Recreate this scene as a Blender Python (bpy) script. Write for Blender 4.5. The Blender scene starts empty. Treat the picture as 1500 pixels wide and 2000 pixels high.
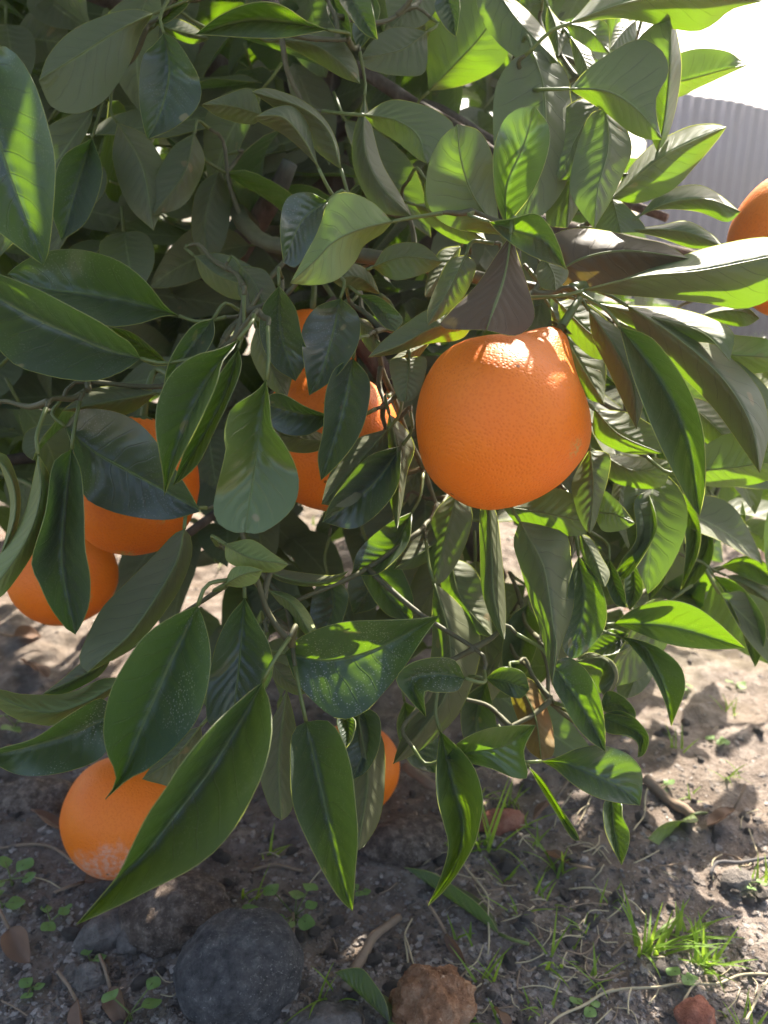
import bpy, bmesh, math, random
from mathutils import Vector, Matrix, noise
R = math.radians
scene = bpy.context.scene
C = scene.collection

# ------------------------------------------------------------------ camera
CAM_H, PITCH, FPX = 0.45, R(19.5), 1538.0
cam_d = bpy.data.cameras.new('camera'); cam = bpy.data.objects.new('camera', cam_d); C.objects.link(cam)
cam.location = (0, 0, CAM_H); cam.rotation_euler = (math.pi/2 - PITCH, 0, 0)
cam_d.sensor_fit = 'HORIZONTAL'; cam_d.sensor_width = 36; cam_d.lens = 36*FPX/1500
cam_d.clip_start = 0.01; cam_d.clip_end = 500
cam_d.dof.use_dof = True; cam_d.dof.focus_distance = 0.40; cam_d.dof.aperture_fstop = 13
scene.camera = cam
# ------------------------------------------------------------------ light
HAZE = .016
SUN_AZ, SUN_EL = R(24), R(44)           # azimuth clockwise from +Y
world = bpy.data.worlds.new('World'); scene.world = world; world.use_nodes = True
wn = world.node_tree; bg = wn.nodes['Background']
sky = wn.nodes.new('ShaderNodeTexSky'); sky.sky_type = 'NISHITA'; sky.sun_disc = False
sky.sun_elevation = SUN_EL; sky.sun_rotation = SUN_AZ; sky.dust_density = 4.0; sky.air_density = 1.0; sky.ozone_density = .4
wn.links.new(sky.outputs[0], bg.inputs[0]); bg.inputs[1].default_value = 0.095
sd = bpy.data.lights.new('sun', 'SUN'); sun = bpy.data.objects.new('sun', sd); C.objects.link(sun)
sd.energy = 4.8; sd.angle = R(0.6); sd.color = (1, .93, .82)
SDIR = Vector((math.sin(SUN_AZ)*math.cos(SUN_EL), math.cos(SUN_AZ)*math.cos(SUN_EL), math.sin(SUN_EL)))
sun.rotation_euler = SDIR.to_track_quat('Z', 'Y').to_euler(); sun.location = SDIR*20
vs = scene.view_settings; vs.view_transform = 'Standard'; vs.look = 'None'; vs.exposure = 2.05; vs.gamma = 1
vs.use_curve_mapping = False
scene.render.resolution_x = 768; scene.render.resolution_y = 1024
scene.render.engine = 'CYCLES'
try:
    scene.cycles.max_bounces = 5; scene.cycles.transmission_bounces = 4; scene.cycles.diffuse_bounces = 3; scene.cycles.glossy_bounces = 2
except Exception: pass

CP = Vector((0, 0, CAM_H)); FW = Vector((0, math.cos(PITCH), -math.sin(PITCH)))
UP = Vector((0, math.sin(PITCH), math.cos(PITCH))); RT = Vector((1, 0, 0))
def P(x, y, d): return CP + RT*((x-750)/FPX*d) + UP*(-(y-1000)/FPX*d) + FW*d
rnd = random.Random(11)
def U(a, b): return rnd.uniform(a, b)

def ground_h(x, y):
    n = noise.noise
    h = .012*n(Vector((x*3.1, y*3.1, 1.3))) + .006*n(Vector((x*9, y*9, 4.1)))
    r = max(abs(x), abs(y))
    if r < 3.2:
        v = Vector((x*26, y*26, .7)); h += .006*n(v) + .0042*n(v*2.3) + .0026*n(v*4.9)
    return h - .004
def G(px, py):                                         # a pixel -> the point of the ground under it
    v = (P(px, py, 1) - CP); t = -CP.z/v.z; p = CP + v*t
    return Vector((p.x, p.y, ground_h(p.x, p.y)))

# ------------------------------------------------------------------ object helpers
def link(o, parent=None, loc=None):
    C.objects.link(o)
    if loc is not None: o.location = loc
    if parent is not None: o.parent = parent
    return o
def mesh_obj(name, vs_, fs_, mats, parent=None, loc=(0, 0, 0), fm=None, smooth=True, uv=None):
    me = bpy.data.meshes.new(name); me.from_pydata([tuple(v) for v in vs_], [], fs_)
    for m in (mats if isinstance(mats, (list, tuple)) else [mats]): me.materials.append(m)
    if fm: me.polygons.foreach_set('material_index', fm)
    if smooth: me.polygons.foreach_set('use_smooth', [True]*len(me.polygons))
    if uv is not None:
        ul = me.uv_layers.new(name='UVMap')
        flat = [c for p in me.polygons for vi in p.vertices for c in uv[vi]]
        ul.data.foreach_set('uv', flat)
    me.update()
    return link(bpy.data.objects.new(name, me), parent, loc)
def empty(name, loc):
    o = bpy.data.objects.new(name, None); o.empty_display_size = .02
    return link(o, None, loc)
def tag(o, label, cat, group=None):
    o['label'] = label; o['category'] = cat
    if group: o['group'] = group
    return o
def crom(pts, n):                                      # Catmull-Rom through pts by chord length, n+1 samples
    pts = [Vector(p) for p in pts]
    if len(pts) == 2: return [pts[0].lerp(pts[1], i/n) for i in range(n+1)]
    ex = [pts[0]*2-pts[1]] + pts + [pts[-1]*2-pts[-2]]
    dense = []
    for i in range(1, len(ex)-2):
        p0, p1, p2, p3 = ex[i-1:i+3]
        for k in range(12):
            t = k/12
            dense.append(.5*((2*p1)+(p2-p0)*t+(2*p0-5*p1+4*p2-p3)*t*t+(3*p1-p0-3*p2+p3)*t**3))
    dense.append(pts[-1]); L = [0]
    for a, b in zip(dense, dense[1:]): L.append(L[-1]+(b-a).length)
    out = []; j = 0
    for i in range(n+1):
        s = L[-1]*i/n
        while j < len(L)-2 and L[j+1] < s: j += 1
        q = (s-L[j])/max(1e-9, L[j+1]-L[j]); out.append(dense[j].lerp(dense[j+1], min(1, max(0, q))))
    return out
def tube(path, radii, sides=8, vo=None, fo=None):
    V = [] if vo is None else vo; F = [] if fo is None else fo; base = len(V)
    ref = Vector((.3, .2, .93)); n = len(path)
    for i, p in enumerate(path):
        t = (path[min(i+1, n-1)] - path[max(i-1, 0)]).normalized()
        a = t.cross(ref)
        if a.length < 1e-3: a = t.cross(Vector((1, 0, 0)))
        a.normalize(); b = t.cross(a)
        r = radii[i] if isinstance(radii, (list, tuple)) else radii
        for k in range(sides):
            an = 2*math.pi*k/sides; V.append(p + (a*math.cos(an)+b*math.sin(an))*r)
    for i in range(n-1):
        for k in range(sides):
            k2 = (k+1) % sides
            F.append((base+i*sides+k, base+i*sides+k2, base+(i+1)*sides+k2, base+(i+1)*sides+k))
    F.append(tuple(base+k for k in range(sides))[::-1]); F.append(tuple(base+(n-1)*sides+k for k in range(sides)))
    return V, F
def blob(rad, seed, sub=3, rough=.18, freq=1.6, flat=1.0):
    bm = bmesh.new(); bmesh.ops.create_icosphere(bm, subdivisions=sub, radius=1)
    off = Vector((seed*3.7, seed*1.9, seed*7.3))
    for v in bm.verts:
        d = v.co.normalized()
        k = 1 + rough*noise.noise(d*freq+off) + rough*.45*noise.noise(d*freq*2.7+off) + rough*.2*noise.noise(d*freq*7+off)
        v.co = Vector((d.x*rad[0], d.y*rad[1], d.z*rad[2]))*k
    V = [v.co.copy() for v in bm.verts]; F = [tuple(v.index for v in f.verts) for f in bm.faces]; bm.free()
    return V, F

# ------------------------------------------------------------------ materials
class N:
    def __init__(s, name):
        s.m = bpy.data.materials.new(name); s.m.use_nodes = True; s.t = s.m.node_tree; s.t.nodes.clear()
        s.out = s.t.nodes.new('ShaderNodeOutputMaterial')
    def n(s, typ, **kw):
        x = s.t.nodes.new(typ); ins = kw.pop('i', {})
        for k, v in kw.items(): setattr(x, k, v)
        for k, v in ins.items():
            if isinstance(v, bpy.types.NodeSocket): s.t.links.new(v, x.inputs[k])
            else: x.inputs[k].default_value = v
        return x
    def math(s, op, a, b=0.0, c=0.0, clamp=False):
        return s.n('ShaderNodeMath', operation=op, use_clamp=clamp, i={0: a, 1: b, 2: c}).outputs[0]
    def mix(s, f, a, b, bt='MIX'):
        x = s.n('ShaderNodeMix', data_type='RGBA', blend_type=bt)
        for k, v in ((0, f), (6, a), (7, b)):
            if isinstance(v, bpy.types.NodeSocket): s.t.links.new(v, x.inputs[k])
            else: x.inputs[k].default_value = v if k == 0 else (*v, 1)
        return x.outputs[2]
    def ramp(s, f, stops):
        x = s.n('ShaderNodeValToRGB', i={0: f}); e = x.color_ramp.elements
        while len(e) < len(stops): e.new(.5)
        for el, (p, c) in zip(e, stops): el.position = p; el.color = (*c, 1) if len(c) == 3 else c
        return x.outputs[0]
    def step(s, v, a, b): return s.n('ShaderNodeMapRange', interpolation_type='SMOOTHSTEP', i={0: v, 1: a, 2: b}).outputs[0]
    def noise(s, co, sc, det=4, rough=.6): return s.n('ShaderNodeTexNoise', i={'Vector': co, 'Scale': sc, 'Detail': det, 'Roughness': rough}).outputs[0]
    def bump(s, h, st, dist, nrm=None):
        i = {'Height': h, 'Strength': st, 'Distance': dist}
        if nrm is not None: i['Normal'] = nrm
        return s.n('ShaderNodeBump', i=i).outputs[0]
    def pbr(s, col, rough=.6, nrm=None, spec=.5, **kw):
        i = {'Base Color': col if isinstance(col, bpy.types.NodeSocket) else (*col, 1), 'Roughness': rough, 'Specular IOR Level': spec}
        if nrm is not None: i['Normal'] = nrm
        i.update(kw); return s.n('ShaderNodeBsdfPrincipled', i=i).outputs[0]
    def end(s, sh): s.t.links.new(sh, s.out.inputs[0]); return s.m

def leaf_material(name, up, low, trans, dust=.0, rough=.27, tf=.18, blotch=None):
    a = N(name); uvn = a.n('ShaderNodeUVMap').outputs[0]
    sp = a.n('ShaderNodeSeparateXYZ', i={0: uvn}); u, v = sp.outputs[0], sp.outputs[1]
    oi = a.n('ShaderNodeObjectInfo'); rn = oi.outputs['Random']
    geo = a.n('ShaderNodeNewGeometry'); back = geo.outputs['Backfacing']; pos = geo.outputs['Position']
    s_ = a.math('MULTIPLY', a.math('ABSOLUTE', a.math('SUBTRACT', v, .5)), 2.0)
    wob = a.math('MULTIPLY', a.noise(uvn, 5, 0), .5)
    ph = a.math('ADD', a.math('SUBTRACT', a.math('MULTIPLY', u, 9.5), a.math('MULTIPLY', s_, 1.9)), a.math('ADD', wob, rn))
    fr = a.math('ABSOLUTE', a.math('SUBTRACT', a.math('FRACT', ph), .5))
    wv = a.math('MULTIPLY', a.math('SUBTRACT', 1.0, a.step(fr, .012, .05)), a.math('SUBTRACT', 1.0, a.step(s_, .55, .98)))
    mid = a.math('SUBTRACT', 1.0, a.step(s_, .022, .055))
    big = a.noise(pos, 28, 2); fine = a.noise(pos, 260, 1)
    vary = a.math('ADD', a.math('MULTIPLY', big, .9), a.math('MULTIPLY', rn, .45))
    cu = a.mix(vary, up, tuple(c*1.55 for c in up)); cl = a.mix(vary, low, tuple(c*1.4 for c in low))
    cu = a.mix(a.math('MULTIPLY', wv, .35), cu, (up[0]*2.4+.02, up[1]*1.9+.02, up[2]*1.6))
    cu = a.mix(a.math('MULTIPLY', mid, .7), cu, (.15, .22, .055))
    cl = a.mix(a.math('MULTIPLY', wv, .4), cl, tuple(c*.72 for c in low))
    cl = a.mix(a.math('MULTIPLY', mid, .75), cl, (.25, .31, .12))
    if dust:
        vo = a.n('ShaderNodeTexVoronoi', i={'Vector': pos, 'Scale': 700.0, 'Randomness': 1.0}).outputs[0]
        sk = a.math('MULTIPLY', a.math('SUBTRACT', 1.0, a.step(vo, .16, .34)), a.step(a.noise(pos, 40, 3), .42, .62))
        cu = a.mix(a.math('MULTIPLY', sk, dust), cu, (.42, .4, .34))
    blem = a.step(a.noise(a.n('ShaderNodeVectorMath', operation='ADD', i={0: pos, 1: a.n('ShaderNodeCombineXYZ', i={0: rn, 1: rn}).outputs[0]}).outputs[0], 62, 1), .735, .765)
    cu = a.mix(a.math('MULTIPLY', blem, .8), cu, (.26, .2, .1)); cl = a.mix(a.math('MULTIPLY', blem, .7), cl, (.24, .18, .09))
    if blotch:
        bl = a.step(a.noise(pos, 30, 3), .42, .6)
        cu = a.mix(a.math('MULTIPLY', bl, .85), cu, blotch); cl = a.mix(a.math('MULTIPLY', bl, .85), cl, blotch)
    ct = a.mix(a.math('MULTIPLY', wv, .55), a.mix(vary, trans, (trans[0]*.72, trans[1]*.8, trans[2])), tuple(c*.42 for c in trans))
    ct = a.mix(mid, ct, tuple(c*.5 for c in trans))
    if blotch: ct = a.mix(a.math('MULTIPLY', bl, .8), ct, (.42, .2, .03))
    # relief: quilting between the veins, sunken veins above and proud below, fine pores
    quilt = a.math('MULTIPLY', a.math('COSINE', a.math('MULTIPLY', a.math('SUBTRACT', fr, .5), 6.283)), a.math('SUBTRACT', 1.0, s_))
    h = a.math('ADD', a.math('MULTIPLY', quilt, -.5), a.math('ADD', a.math('MULTIPLY', big, 1.6), a.math('MULTIPLY', a.math('ADD', wv, mid), -.35)))
    nb = a.bump(h, .45, .0013); nb = a.bump(fine, .2, .0005, nb)
    upper = a.pbr(cu, a.math('ADD', rough, a.math('MULTIPLY', fine, .14)), nb, .8)
    lower = a.pbr(cl, .62, nb, .32)
    face = a.n('ShaderNodeMixShader', i={0: back, 1: upper, 2: lower}).outputs[0]
    tr = a.n('ShaderNodeBsdfTranslucent', i={'Color': ct, 'Normal': nb}).outputs[0]
    return a.end(a.n('ShaderNodeMixShader', i={0: tf, 1: face, 2: tr}).outputs[0])
UPC, LOC_, TRC = (.034, .044, .034), (.096, .102, .056), (.36, .64, .006)
M = {}
M['leaf'] = leaf_material('citrus_leaf', UPC, LOC_, TRC, dust=.3)
M['leaf_dusty'] = leaf_material('citrus_leaf_dusty', (.03, .05, .027), LOC_, TRC, dust=.8, rough=.42)
M['leaf_young'] = leaf_material('citrus_leaf_young', (.072, .098, .028), (.17, .20, .07), (.32, .60, .02))
M['leaf_brown'] = leaf_material('citrus_leaf_ageing', (.06, .06, .02), (.15, .10, .035), (.42, .34, .02), blotch=(.24, .11, .03))
M['leaf_shade'] = leaf_material('citrus_leaf_shade', (.035, .036, .02), (.068, .050, .028), (.25, .18, .02), tf=.14)  # darker brown copy of the leaf, shade painted into its colour
def simple(name, col, rough=.6, spec=.4, bs=0, bd=.001, var=.35, trans=None, tf=.4):
    a = N(name); co = a.n('ShaderNodeTexCoord').outputs['Object']; rn = a.n('ShaderNodeObjectInfo').outputs['Random']
    nz = a.noise(co, bs or 60, 5); f = a.math('ADD', a.math('MULTIPLY', nz, .9), a.math('MULTIPLY', rn, .3))
    c = a.mix(f, tuple(x*(1-var) for x in col), tuple(min(1, x*(1+var)) for x in col))
    sh = a.pbr(c, rough, a.bump(nz, .6, bd), spec)
    if trans: sh = a.n('ShaderNodeMixShader', i={0: tf, 1: sh, 2: a.n('ShaderNodeBsdfTranslucent', i={0: (*trans, 1)}).outputs[0]}).outputs[0]
    return a.end(sh)
M['rim'] = simple('leaf_margin', (.17, .20, .075), .4, .5, trans=(.62, .68, .12), tf=.4)
M['petiole'] = simple('petiole_green', (.13, .16, .045), .45, .5, 120, .0004, trans=(.3, .42, .05), tf=.15)
M['twig'] = simple('green_twig', (.10, .095, .045), .6, .4, 160, .0008)
M['calyx'] = simple('calyx_green', (.1, .14, .05), .7, .3, 200, .0008)
M['dry_stick'] = simple('dry_stick', (.22, .16, .11), .85, .2, 130, .0015)
M['straw'] = simple('dry_straw', (.42, .35, .22), .75, .3, 90, .0004)
M['dead_leaf'] = simple('dead_leaf', (.17, .105, .07), .7, .3, 45, .003, .5, trans=(.3, .15, .06), tf=.2)
M['grass'] = simple('grass_blade', (.13, .22, .03), .5, .4, 60, .0003, .3, trans=(.42, .62, .05), tf=.45)
M['weed'] = simple('weed_leaf', (.16, .27, .08), .55, .35, 90, .0006, .3, trans=(.4, .6, .1), tf=.35)
M['grey_stem'] = simple('grey_stem', (.10, .09, .085), .8, .3, 140, .0008)

def bark_mat():
    a = N('bark'); co = a.n('ShaderNodeTexCoord').outputs['Object']
    st = a.n('ShaderNodeMapping', i={0: co, 3: (1, 1, .25)}).outputs[0]
    n1 = a.noise(st, 70, 6, .7); n2 = a.noise(co, 14, 3)
    c = a.ramp(n1, [(.25, (.045, .032, .024)), (.55, (.12, .092, .07)), (.8, (.24, .2, .16))])
    c = a.mix(a.step(n2, .5, .7), c, (.14, .15, .12))
    return a.end(a.pbr(c, .9, a.bump(n1, .9, .004), .2))
M['bark'] = bark_mat()
def peel_mat(name, dirty=False):
    a = N(name); co = a.n('ShaderNodeTexCoord').outputs['Object']
    vo = a.n('ShaderNodeTexVoronoi', i={'Vector': co, 'Scale': 620.0}).outputs[0]
    n1 = a.noise(co, 30, 3); n2 = a.noise(co, 420, 3); n0 = a.noise(co, 11, 2)
    c = a.mix(n1, (.88, .165, .005), (.90, .235, .010))
    c = a.mix(a.math('MULTIPLY', a.step(vo, .62, .2), .22), c, (.7, .11, .0))
    v2 = a.n('ShaderNodeTexVoronoi', i={'Vector': co, 'Scale': 33.0, 'Randomness': 1.0}); d2, cc = v2.outputs[0], v2.outputs[1]
    sc = a.n('ShaderNodeSeparateColor', i={0: cc}).outputs[0]
    spot = a.math('MULTIPLY', a.math('MULTIPLY', a.math('SUBTRACT', 1.0, a.step(d2, .08, .27)), a.step(sc, .66, .7)), a.step(n2, .46, .56))
    c = a.mix(a.math('MULTIPLY', spot, .85), c, (.58, .40, .12))
    v3 = a.n('ShaderNodeTexVoronoi', i={'Vector': co, 'Scale': 75.0}); s3 = a.n('ShaderNodeSeparateColor', i={0: v3.outputs[1]}).outputs[0]
    dot = a.math('MULTIPLY', a.math('SUBTRACT', 1.0, a.step(v3.outputs[0], .06, .11)), a.step(s3, .9, .92))
    c = a.mix(a.math('MULTIPLY', dot, .8), c, (.12, .05, .01))
    rg = .52
    if dirty:
        z = a.n('ShaderNodeSeparateXYZ', i={0: co})
        lowm = a.math('ADD', a.math('ADD', a.math('MULTIPLY', z.outputs[2], -36.0), a.math('MULTIPLY', z.outputs[1], -36.0)), a.math('ADD', a.math('MULTIPLY', z.outputs[0], 9.0), -.55))
        msk = a.step(a.math('ADD', lowm, a.math('ADD', a.math('MULTIPLY', a.noise(co, 75, 5, .75), 1.9), -1.0)), .35, 1.25)
        grit = a.step(a.noise(co, 210, 4, .7), .40, .62)
        c = a.mix(a.math('MULTIPLY', msk, a.math('ADD', .16, a.math('MULTIPLY', grit, .5))), c, (.70, .49, .38))
    h = a.math('ADD', a.math('MULTIPLY', a.step(vo, .05, .62), 1.0), a.math('MULTIPLY', n1, .6))
    nb = a.bump(h, .34, .0007); nb = a.bump(n0, .35, .004, nb)
    return a.end(a.pbr(c, rg, nb, .45, **{}))
M['peel'] = peel_mat('orange_peel'); M['peel_dirty'] = peel_mat('orange_peel_soiled', True)
def soil_mat():
    a = N('soil'); co = a.n('ShaderNodeNewGeometry').outputs['Position']
    n1 = a.noise(co, 9, 4); n2 = a.noise(co, 60, 6, .72); n3 = a.noise(co, 380, 4, .7)
    c = a.ramp(n2, [(.28, (.078, .060, .049)), (.5, (.190, .152, .125)), (.74, (.36, .305, .26))])
    c = a.mix(a.math('MULTIPLY', a.step(n1, .42, .64), .5), c, (.2, .15, .11))
    c = a.mix(a.step(n3, .6, .74), c, (.33, .29, .25))
    far = a.noise(co, 1.4, 4); c = a.mix(a.math('MULTIPLY', a.step(far, .52, .68), .4), c, (.12, .15, .05))
    h = a.math('ADD', n2, a.math('MULTIPLY', n3, .4))
    return a.end(a.pbr(c, .95, a.bump(h, .9, .006), .15))
M['soil'] = soil_mat()
def stone_mat(name, stops, sc=70, speck=None, isl=False):
    a = N(name); co = a.n('ShaderNodeTexCoord').outputs['Object']; geo = a.n('ShaderNodeNewGeometry')
    rn = geo.outputs['Random Per Island'] if isl else a.n('ShaderNodeObjectInfo').outputs['Random']
    n1 = a.noise(co, sc, 6, .72); n2 = a.noise(co, sc*5, 4, .7); f = a.math('ADD', a.math('MULTIPLY', n1, .7 if isl else 1.0), a.math('MULTIPLY', a.math('SUBTRACT', rn, .5), .5 if isl else .12))
    if isl: f = a.math('ADD', f, .15)
    c = a.ramp(f, stops)
    if speck: c = a.mix(a.math('MULTIPLY', a.step(n2, .57, .7), a.step(a.noise(co, 26, 3), .35, .6)), c, speck)
    nb = a.bump(a.math('ADD', n1, a.math('MULTIPLY', n2, .6)), 1.0, .006)
    return a.end(a.pbr(c, .9, nb, .25))
M['black_stone'] = stone_mat('dark_stone', [(.3, (.05, .049, .05)), (.5, (.12, .115, .115)), (.7, (.25, .235, .22))], 110, (.42, .40, .38))
M['brown_stone'] = stone_mat('brown_stone', [(.3, (.06, .042, .032)), (.5, (.15, .11, .085)), (.68, (.36, .28, .22))], 130, (.5, .42, .35))
M['clod'] = stone_mat('reddish_clod', [(.3, (.12, .055, .028)), (.5, (.29, .145, .075)), (.72, (.5, .31, .19))], 75, (.6, .42, .28))
M['grey_stone'] = stone_mat('grey_stone', [(.3, (.085, .073, .064)), (.5, (.18, .155, .135)), (.75, (.34, .29, .25))], 60)
M['brick'] = stone_mat('red_chip', [(.3, (.2, .07, .04)), (.5, (.36, .14, .09)), (.75, (.5, .26, .18))], 80)
M['gravel'] = stone_mat('gravel', [(.2, (.07, .058, .05)), (.5, (.19, .16, .138)), (.8, (.40, .35, .31))], 40, None, True)
def sheet_mat():
    a = N('corrugated_sheet'); co = a.n('ShaderNodeTexCoord').outputs['Object']
    st = a.n('ShaderNodeMapping', i={0: co, 3: (1, 1, .15)}).outputs[0]
    n1 = a.noise(st, 6, 6, .65); n2 = a.noise(co, 3, 4)
    c = a.ramp(n1, [(.3, (.022, .020, .045)), (.55, (.05, .046, .085)), (.8, (.13, .115, .15))])
    c = a.mix(a.math('MULTIPLY', a.step(n2, .56, .72), .6), c, (.2, .12, .08))
    return a.end(a.pbr(c, .55, a.bump(n1, .3, .003), .4))
M['sheet'] = sheet_mat(); M['post'] = simple('grey_post', (.2, .19, .18), .8, .3, 20, .003)

# ------------------------------------------------------------------ ground: one sheet, fine near the camera
def axis(lo, hi, fine0, fine1, st):
    xs = []; x = fine0
    while x <= fine1: xs.append(x); x += st
    g = st; x = fine1
    while x < hi: g *= 1.22; x += g; xs.append(min(x, hi))
    g = st; x = fine0; pre = []
    while x > lo: g *= 1.22; x -= g; pre.append(max(x, lo))
    return pre[::-1] + xs
gx = axis(-90, 90, -.75, 1.05, .0055); gy = axis(-60, 160, .2, 1.75, .0055)
GV = [(x, y, ground_h(x, y)) for y in gy for x in gx]; nx = len(gx)
GF = [(j*nx+i, j*nx+i+1, (j+1)*nx+i+1, (j+1)*nx+i) for j in range(len(gy)-1) for i in range(nx-1)]
ground = mesh_obj('ground', GV, GF, M['soil']); ground['kind'] = 'structure'

# ------------------------------------------------------------------ corrugated fence behind, receding to the right
FO, FA = Vector((1.24, 3.3, 0)), R(40)
fence = empty('corrugated_fence', FO); tag(fence, 'grey corrugated metal fence standing beyond the orange tree', 'fence')
fu = Vector((math.cos(FA), math.sin(FA), 0)); fnv = Vector((-math.sin(FA), math.cos(FA), 0))
FENCE_H = .93
def fence_sheet(s0, s1, dy, top):
    V, F = [], []; n = int((s1-s0)/.0095)
    for i in range(n+1):
        s = s0+(s1-s0)*i/n; w = math.sin(2*math.pi*s/.076)*.008
        for (z, o) in ((-.06, 0), (.33, 0), (.66, 0), (top + .004*math.sin(s*9), 0)):
            V.append(fu*s + fnv*(w+dy) + Vector((0, 0, z)))
    for i in range(n):
        for k in range(3): F.append((i*4+k, (i+1)*4+k, (i+1)*4+k+1, i*4+k+1))
    o = mesh_obj('sheet', V, F, M['sheet'], fence)
    md = o.modifiers.new('t', 'SOLIDIFY'); md.thickness = .002
    return o
s = -.42; k = 0
while s < 6.5:
    fence_sheet(s, s+.86, .004*(k % 2), FENCE_H + rnd.uniform(-.012, .012)); s += .82; k += 1
for s in [-.3+1.64*i for i in range(5)]:
    V, F = tube([fu*s+fnv*.05+Vector((0, 0, z)) for z in (-.1, .4, .92)], .028, 10); mesh_obj('post', V, F, M['post'], fence)
for z in (.3, .8):
    V, F = tube([fu*(-.4)+fnv*.035+Vector((0, 0, z)), fu*6.7+fnv*.035+Vector((0, 0, z))], .016, 6); mesh_obj('rail', V, F, M['post'], fence)

# ------------------------------------------------------------------ the orange tree
T0 = Vector((.06, .90, ground_h(.06, .9)-.01))
tree = empty('orange_tree', T0)
tag(tree, 'low orange tree with glossy dark green leaves hanging to the soil', 'tree')
SK = []                                                # points of the woody skeleton, with radius
def limb(name, pts, r0, r1, n=22, mat='bark', sides=10, wob=.006):
    path = crom(pts, n); off = Vector((U(0, 50), U(0, 50), U(0, 50)))
    path = [p + wob*Vector((noise.noise(p*9+off), noise.noise(p*9+off*2), noise.noise(p*9+off*3))) if 0 < i else p for i, p in enumerate(path)]
    rad = [r0 + (r1-r0)*i/n for i in range(n+1)]
    rad = [r*(1+.12*noise.noise(p*30)) for r, p in zip(rad, path)]
    V, F = tube([p-T0 for p in path], rad, sides)
    for p, r in zip(path[2:], rad[2:]): SK.append((p, r))
    return mesh_obj(name, V, F, M[mat], tree)
trunk_pts = [T0, T0+Vector((-.005, 0, .12)), T0+Vector((-.05, -.02, .26)), T0+Vector((-.10, -.06, .42)), T0+Vector((-.13, -.05, .62)), T0+Vector((-.1, 0, .95))]
limb('trunk', trunk_pts, .042, .016, 30, sides=14)
def br(pts, r0=.013, r1=.0045, mat='bark'): limb('branch', [Vector(p) for p in pts], r0, r1, 22, mat)
a0 = T0+Vector((-.03, -.01, .2)); a1 = T0+Vector((-.09, -.05, .38)); a2 = T0+Vector((-.12, -.055, .55)); a3 = T0+Vector((-.12, -.03, .75))
br([a0, (-.12, .80, .28), (-.26, .70, .27), (-.38, .60, .27)], .010, .004)
br([a0, (.0, .74, .26), (-.1, .64, .25), (-.16, .54, .23)], .008, .003)
br([a1, (-.18, .82, .40), (-.30, .72, .36), (-.42, .62, .33)], .010, .004)
br([a1, (-.10, .62, .46), (-.09, .56, .45), (-.05, .51, .44), (.05, .50, .425), (.12, .50, .415)], .008, .0035, 'twig')
br([a1, (.08, .76, .46), (.18, .62, .44), (.26, .55, .42)])
br([a0, (.14, .78, .28), (.22, .68, .28), (.27, .60, .26)], .008, .003)
br([a0, (.07, .76, .24), (.07, .66, .25), (.05, .58, .23)], .007, .003)
br([a2, (-.04, .72, .58), (.04, .64, .53), (.09, .56, .49)], .007, .003)
br([a2, (.04, .74, .55), (.13, .66, .49), (.20, .60, .46)], .007, .003)
br([a2, (-.22, .68, .62), (-.28, .56, .58), (-.3, .5, .54)])
br([a3, (-.1, .66, .72), (-.08, .58, .62), (-.06, .52, .56)])
br([a0, (.22, .86, .26), (.36, .76, .24), (.46, .68, .23)], .011, .004)

# the pale broken limb seen in the gap at the upper left
limb('branch', [P(455, 500, .62), P(500, 440, .60), P(548, 372, .58), P(572, 325, .57)], .0115, .006, 16)
limb('branch', [P(640, 590, .6), P(720, 690, .6), P(800, 800, .62), P(880, 930, .66), P(960, 1130, .74)], .007, .013, 20)

def petiole(base, tang, name_parent, mat='petiole', length=.024):
    """stalk from the blade's base back towards the wood, then a twig to the nearest limb"""
    near = min(SK, key=lambda q: (q[0]-base).length + .25*abs(q[1]-.005))
    dirw = (near[0]-base).normalized()
    d0 = -tang; e = base + d0*length*.75 + dirw*length*.45
    pth = crom([base, base+d0*length*.45, e], 6)
    V, F = tube([p-name_parent[1] for p in pth], [.001, .001, .001, .001, .001, .0011, .0012], 7)
    mesh_obj('petiole', V, F, M[mat], name_parent[0])
    return e, (e-pth[-2]).normalized(), near
def twig(e, d, near):
    L = (near[0]-e).length
    if L < .008: return
    path = crom([e, e+d*min(.012, L*.2)+Vector((0, .004, 0)), e.lerp(near[0], .55)+Vector((0, .006, -.004*L/.15)), near[0]], 14)
    V, F = tube([p-T0 for p in path], [.0010+.0009*i/14 for i in range(15)], 7)
    mesh_obj('twig', V, F, M['twig'], tree)
    for p in path[3:11:2]: SK.append((p, .003))

def blade_mesh(rows, name='leaf'):
    """rows: list of rows of 3D points (across the blade) -> verts, faces, mats, uv with a raised margin"""
    nr, nc = len(rows), len(rows[0]); V = [p for r in rows for p in r]; uv = [(i/(nr-1), j/(nc-1)) for i in range(nr) for j in range(nc)]
    F = []; fm = []
    for i in range(nr-1):
        for j in range(nc-1):
            F.append((i*nc+j, i*nc+j+1, (i+1)*nc+j+1, (i+1)*nc+j)); fm.append(0)
    return V, F, fm, uv
def add_margin(V, F, fm, uv, loop, thick, normals):
    b = len(V)
    for k, vi in enumerate(loop):
        n = normals[k]; V.append(V[vi]+n*thick); V.append(V[vi]-n*thick); uv.append(uv[vi]); uv.append(uv[vi])
    for k in range(len(loop)-1):
        F.append((b+2*k, b+2*k+2, b+2*k+3, b+2*k+1)); fm.append(1)
def px_len(pts): return sum((Vector(a)-Vector(b)).length for a, b in zip(pts, pts[1:]))

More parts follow.
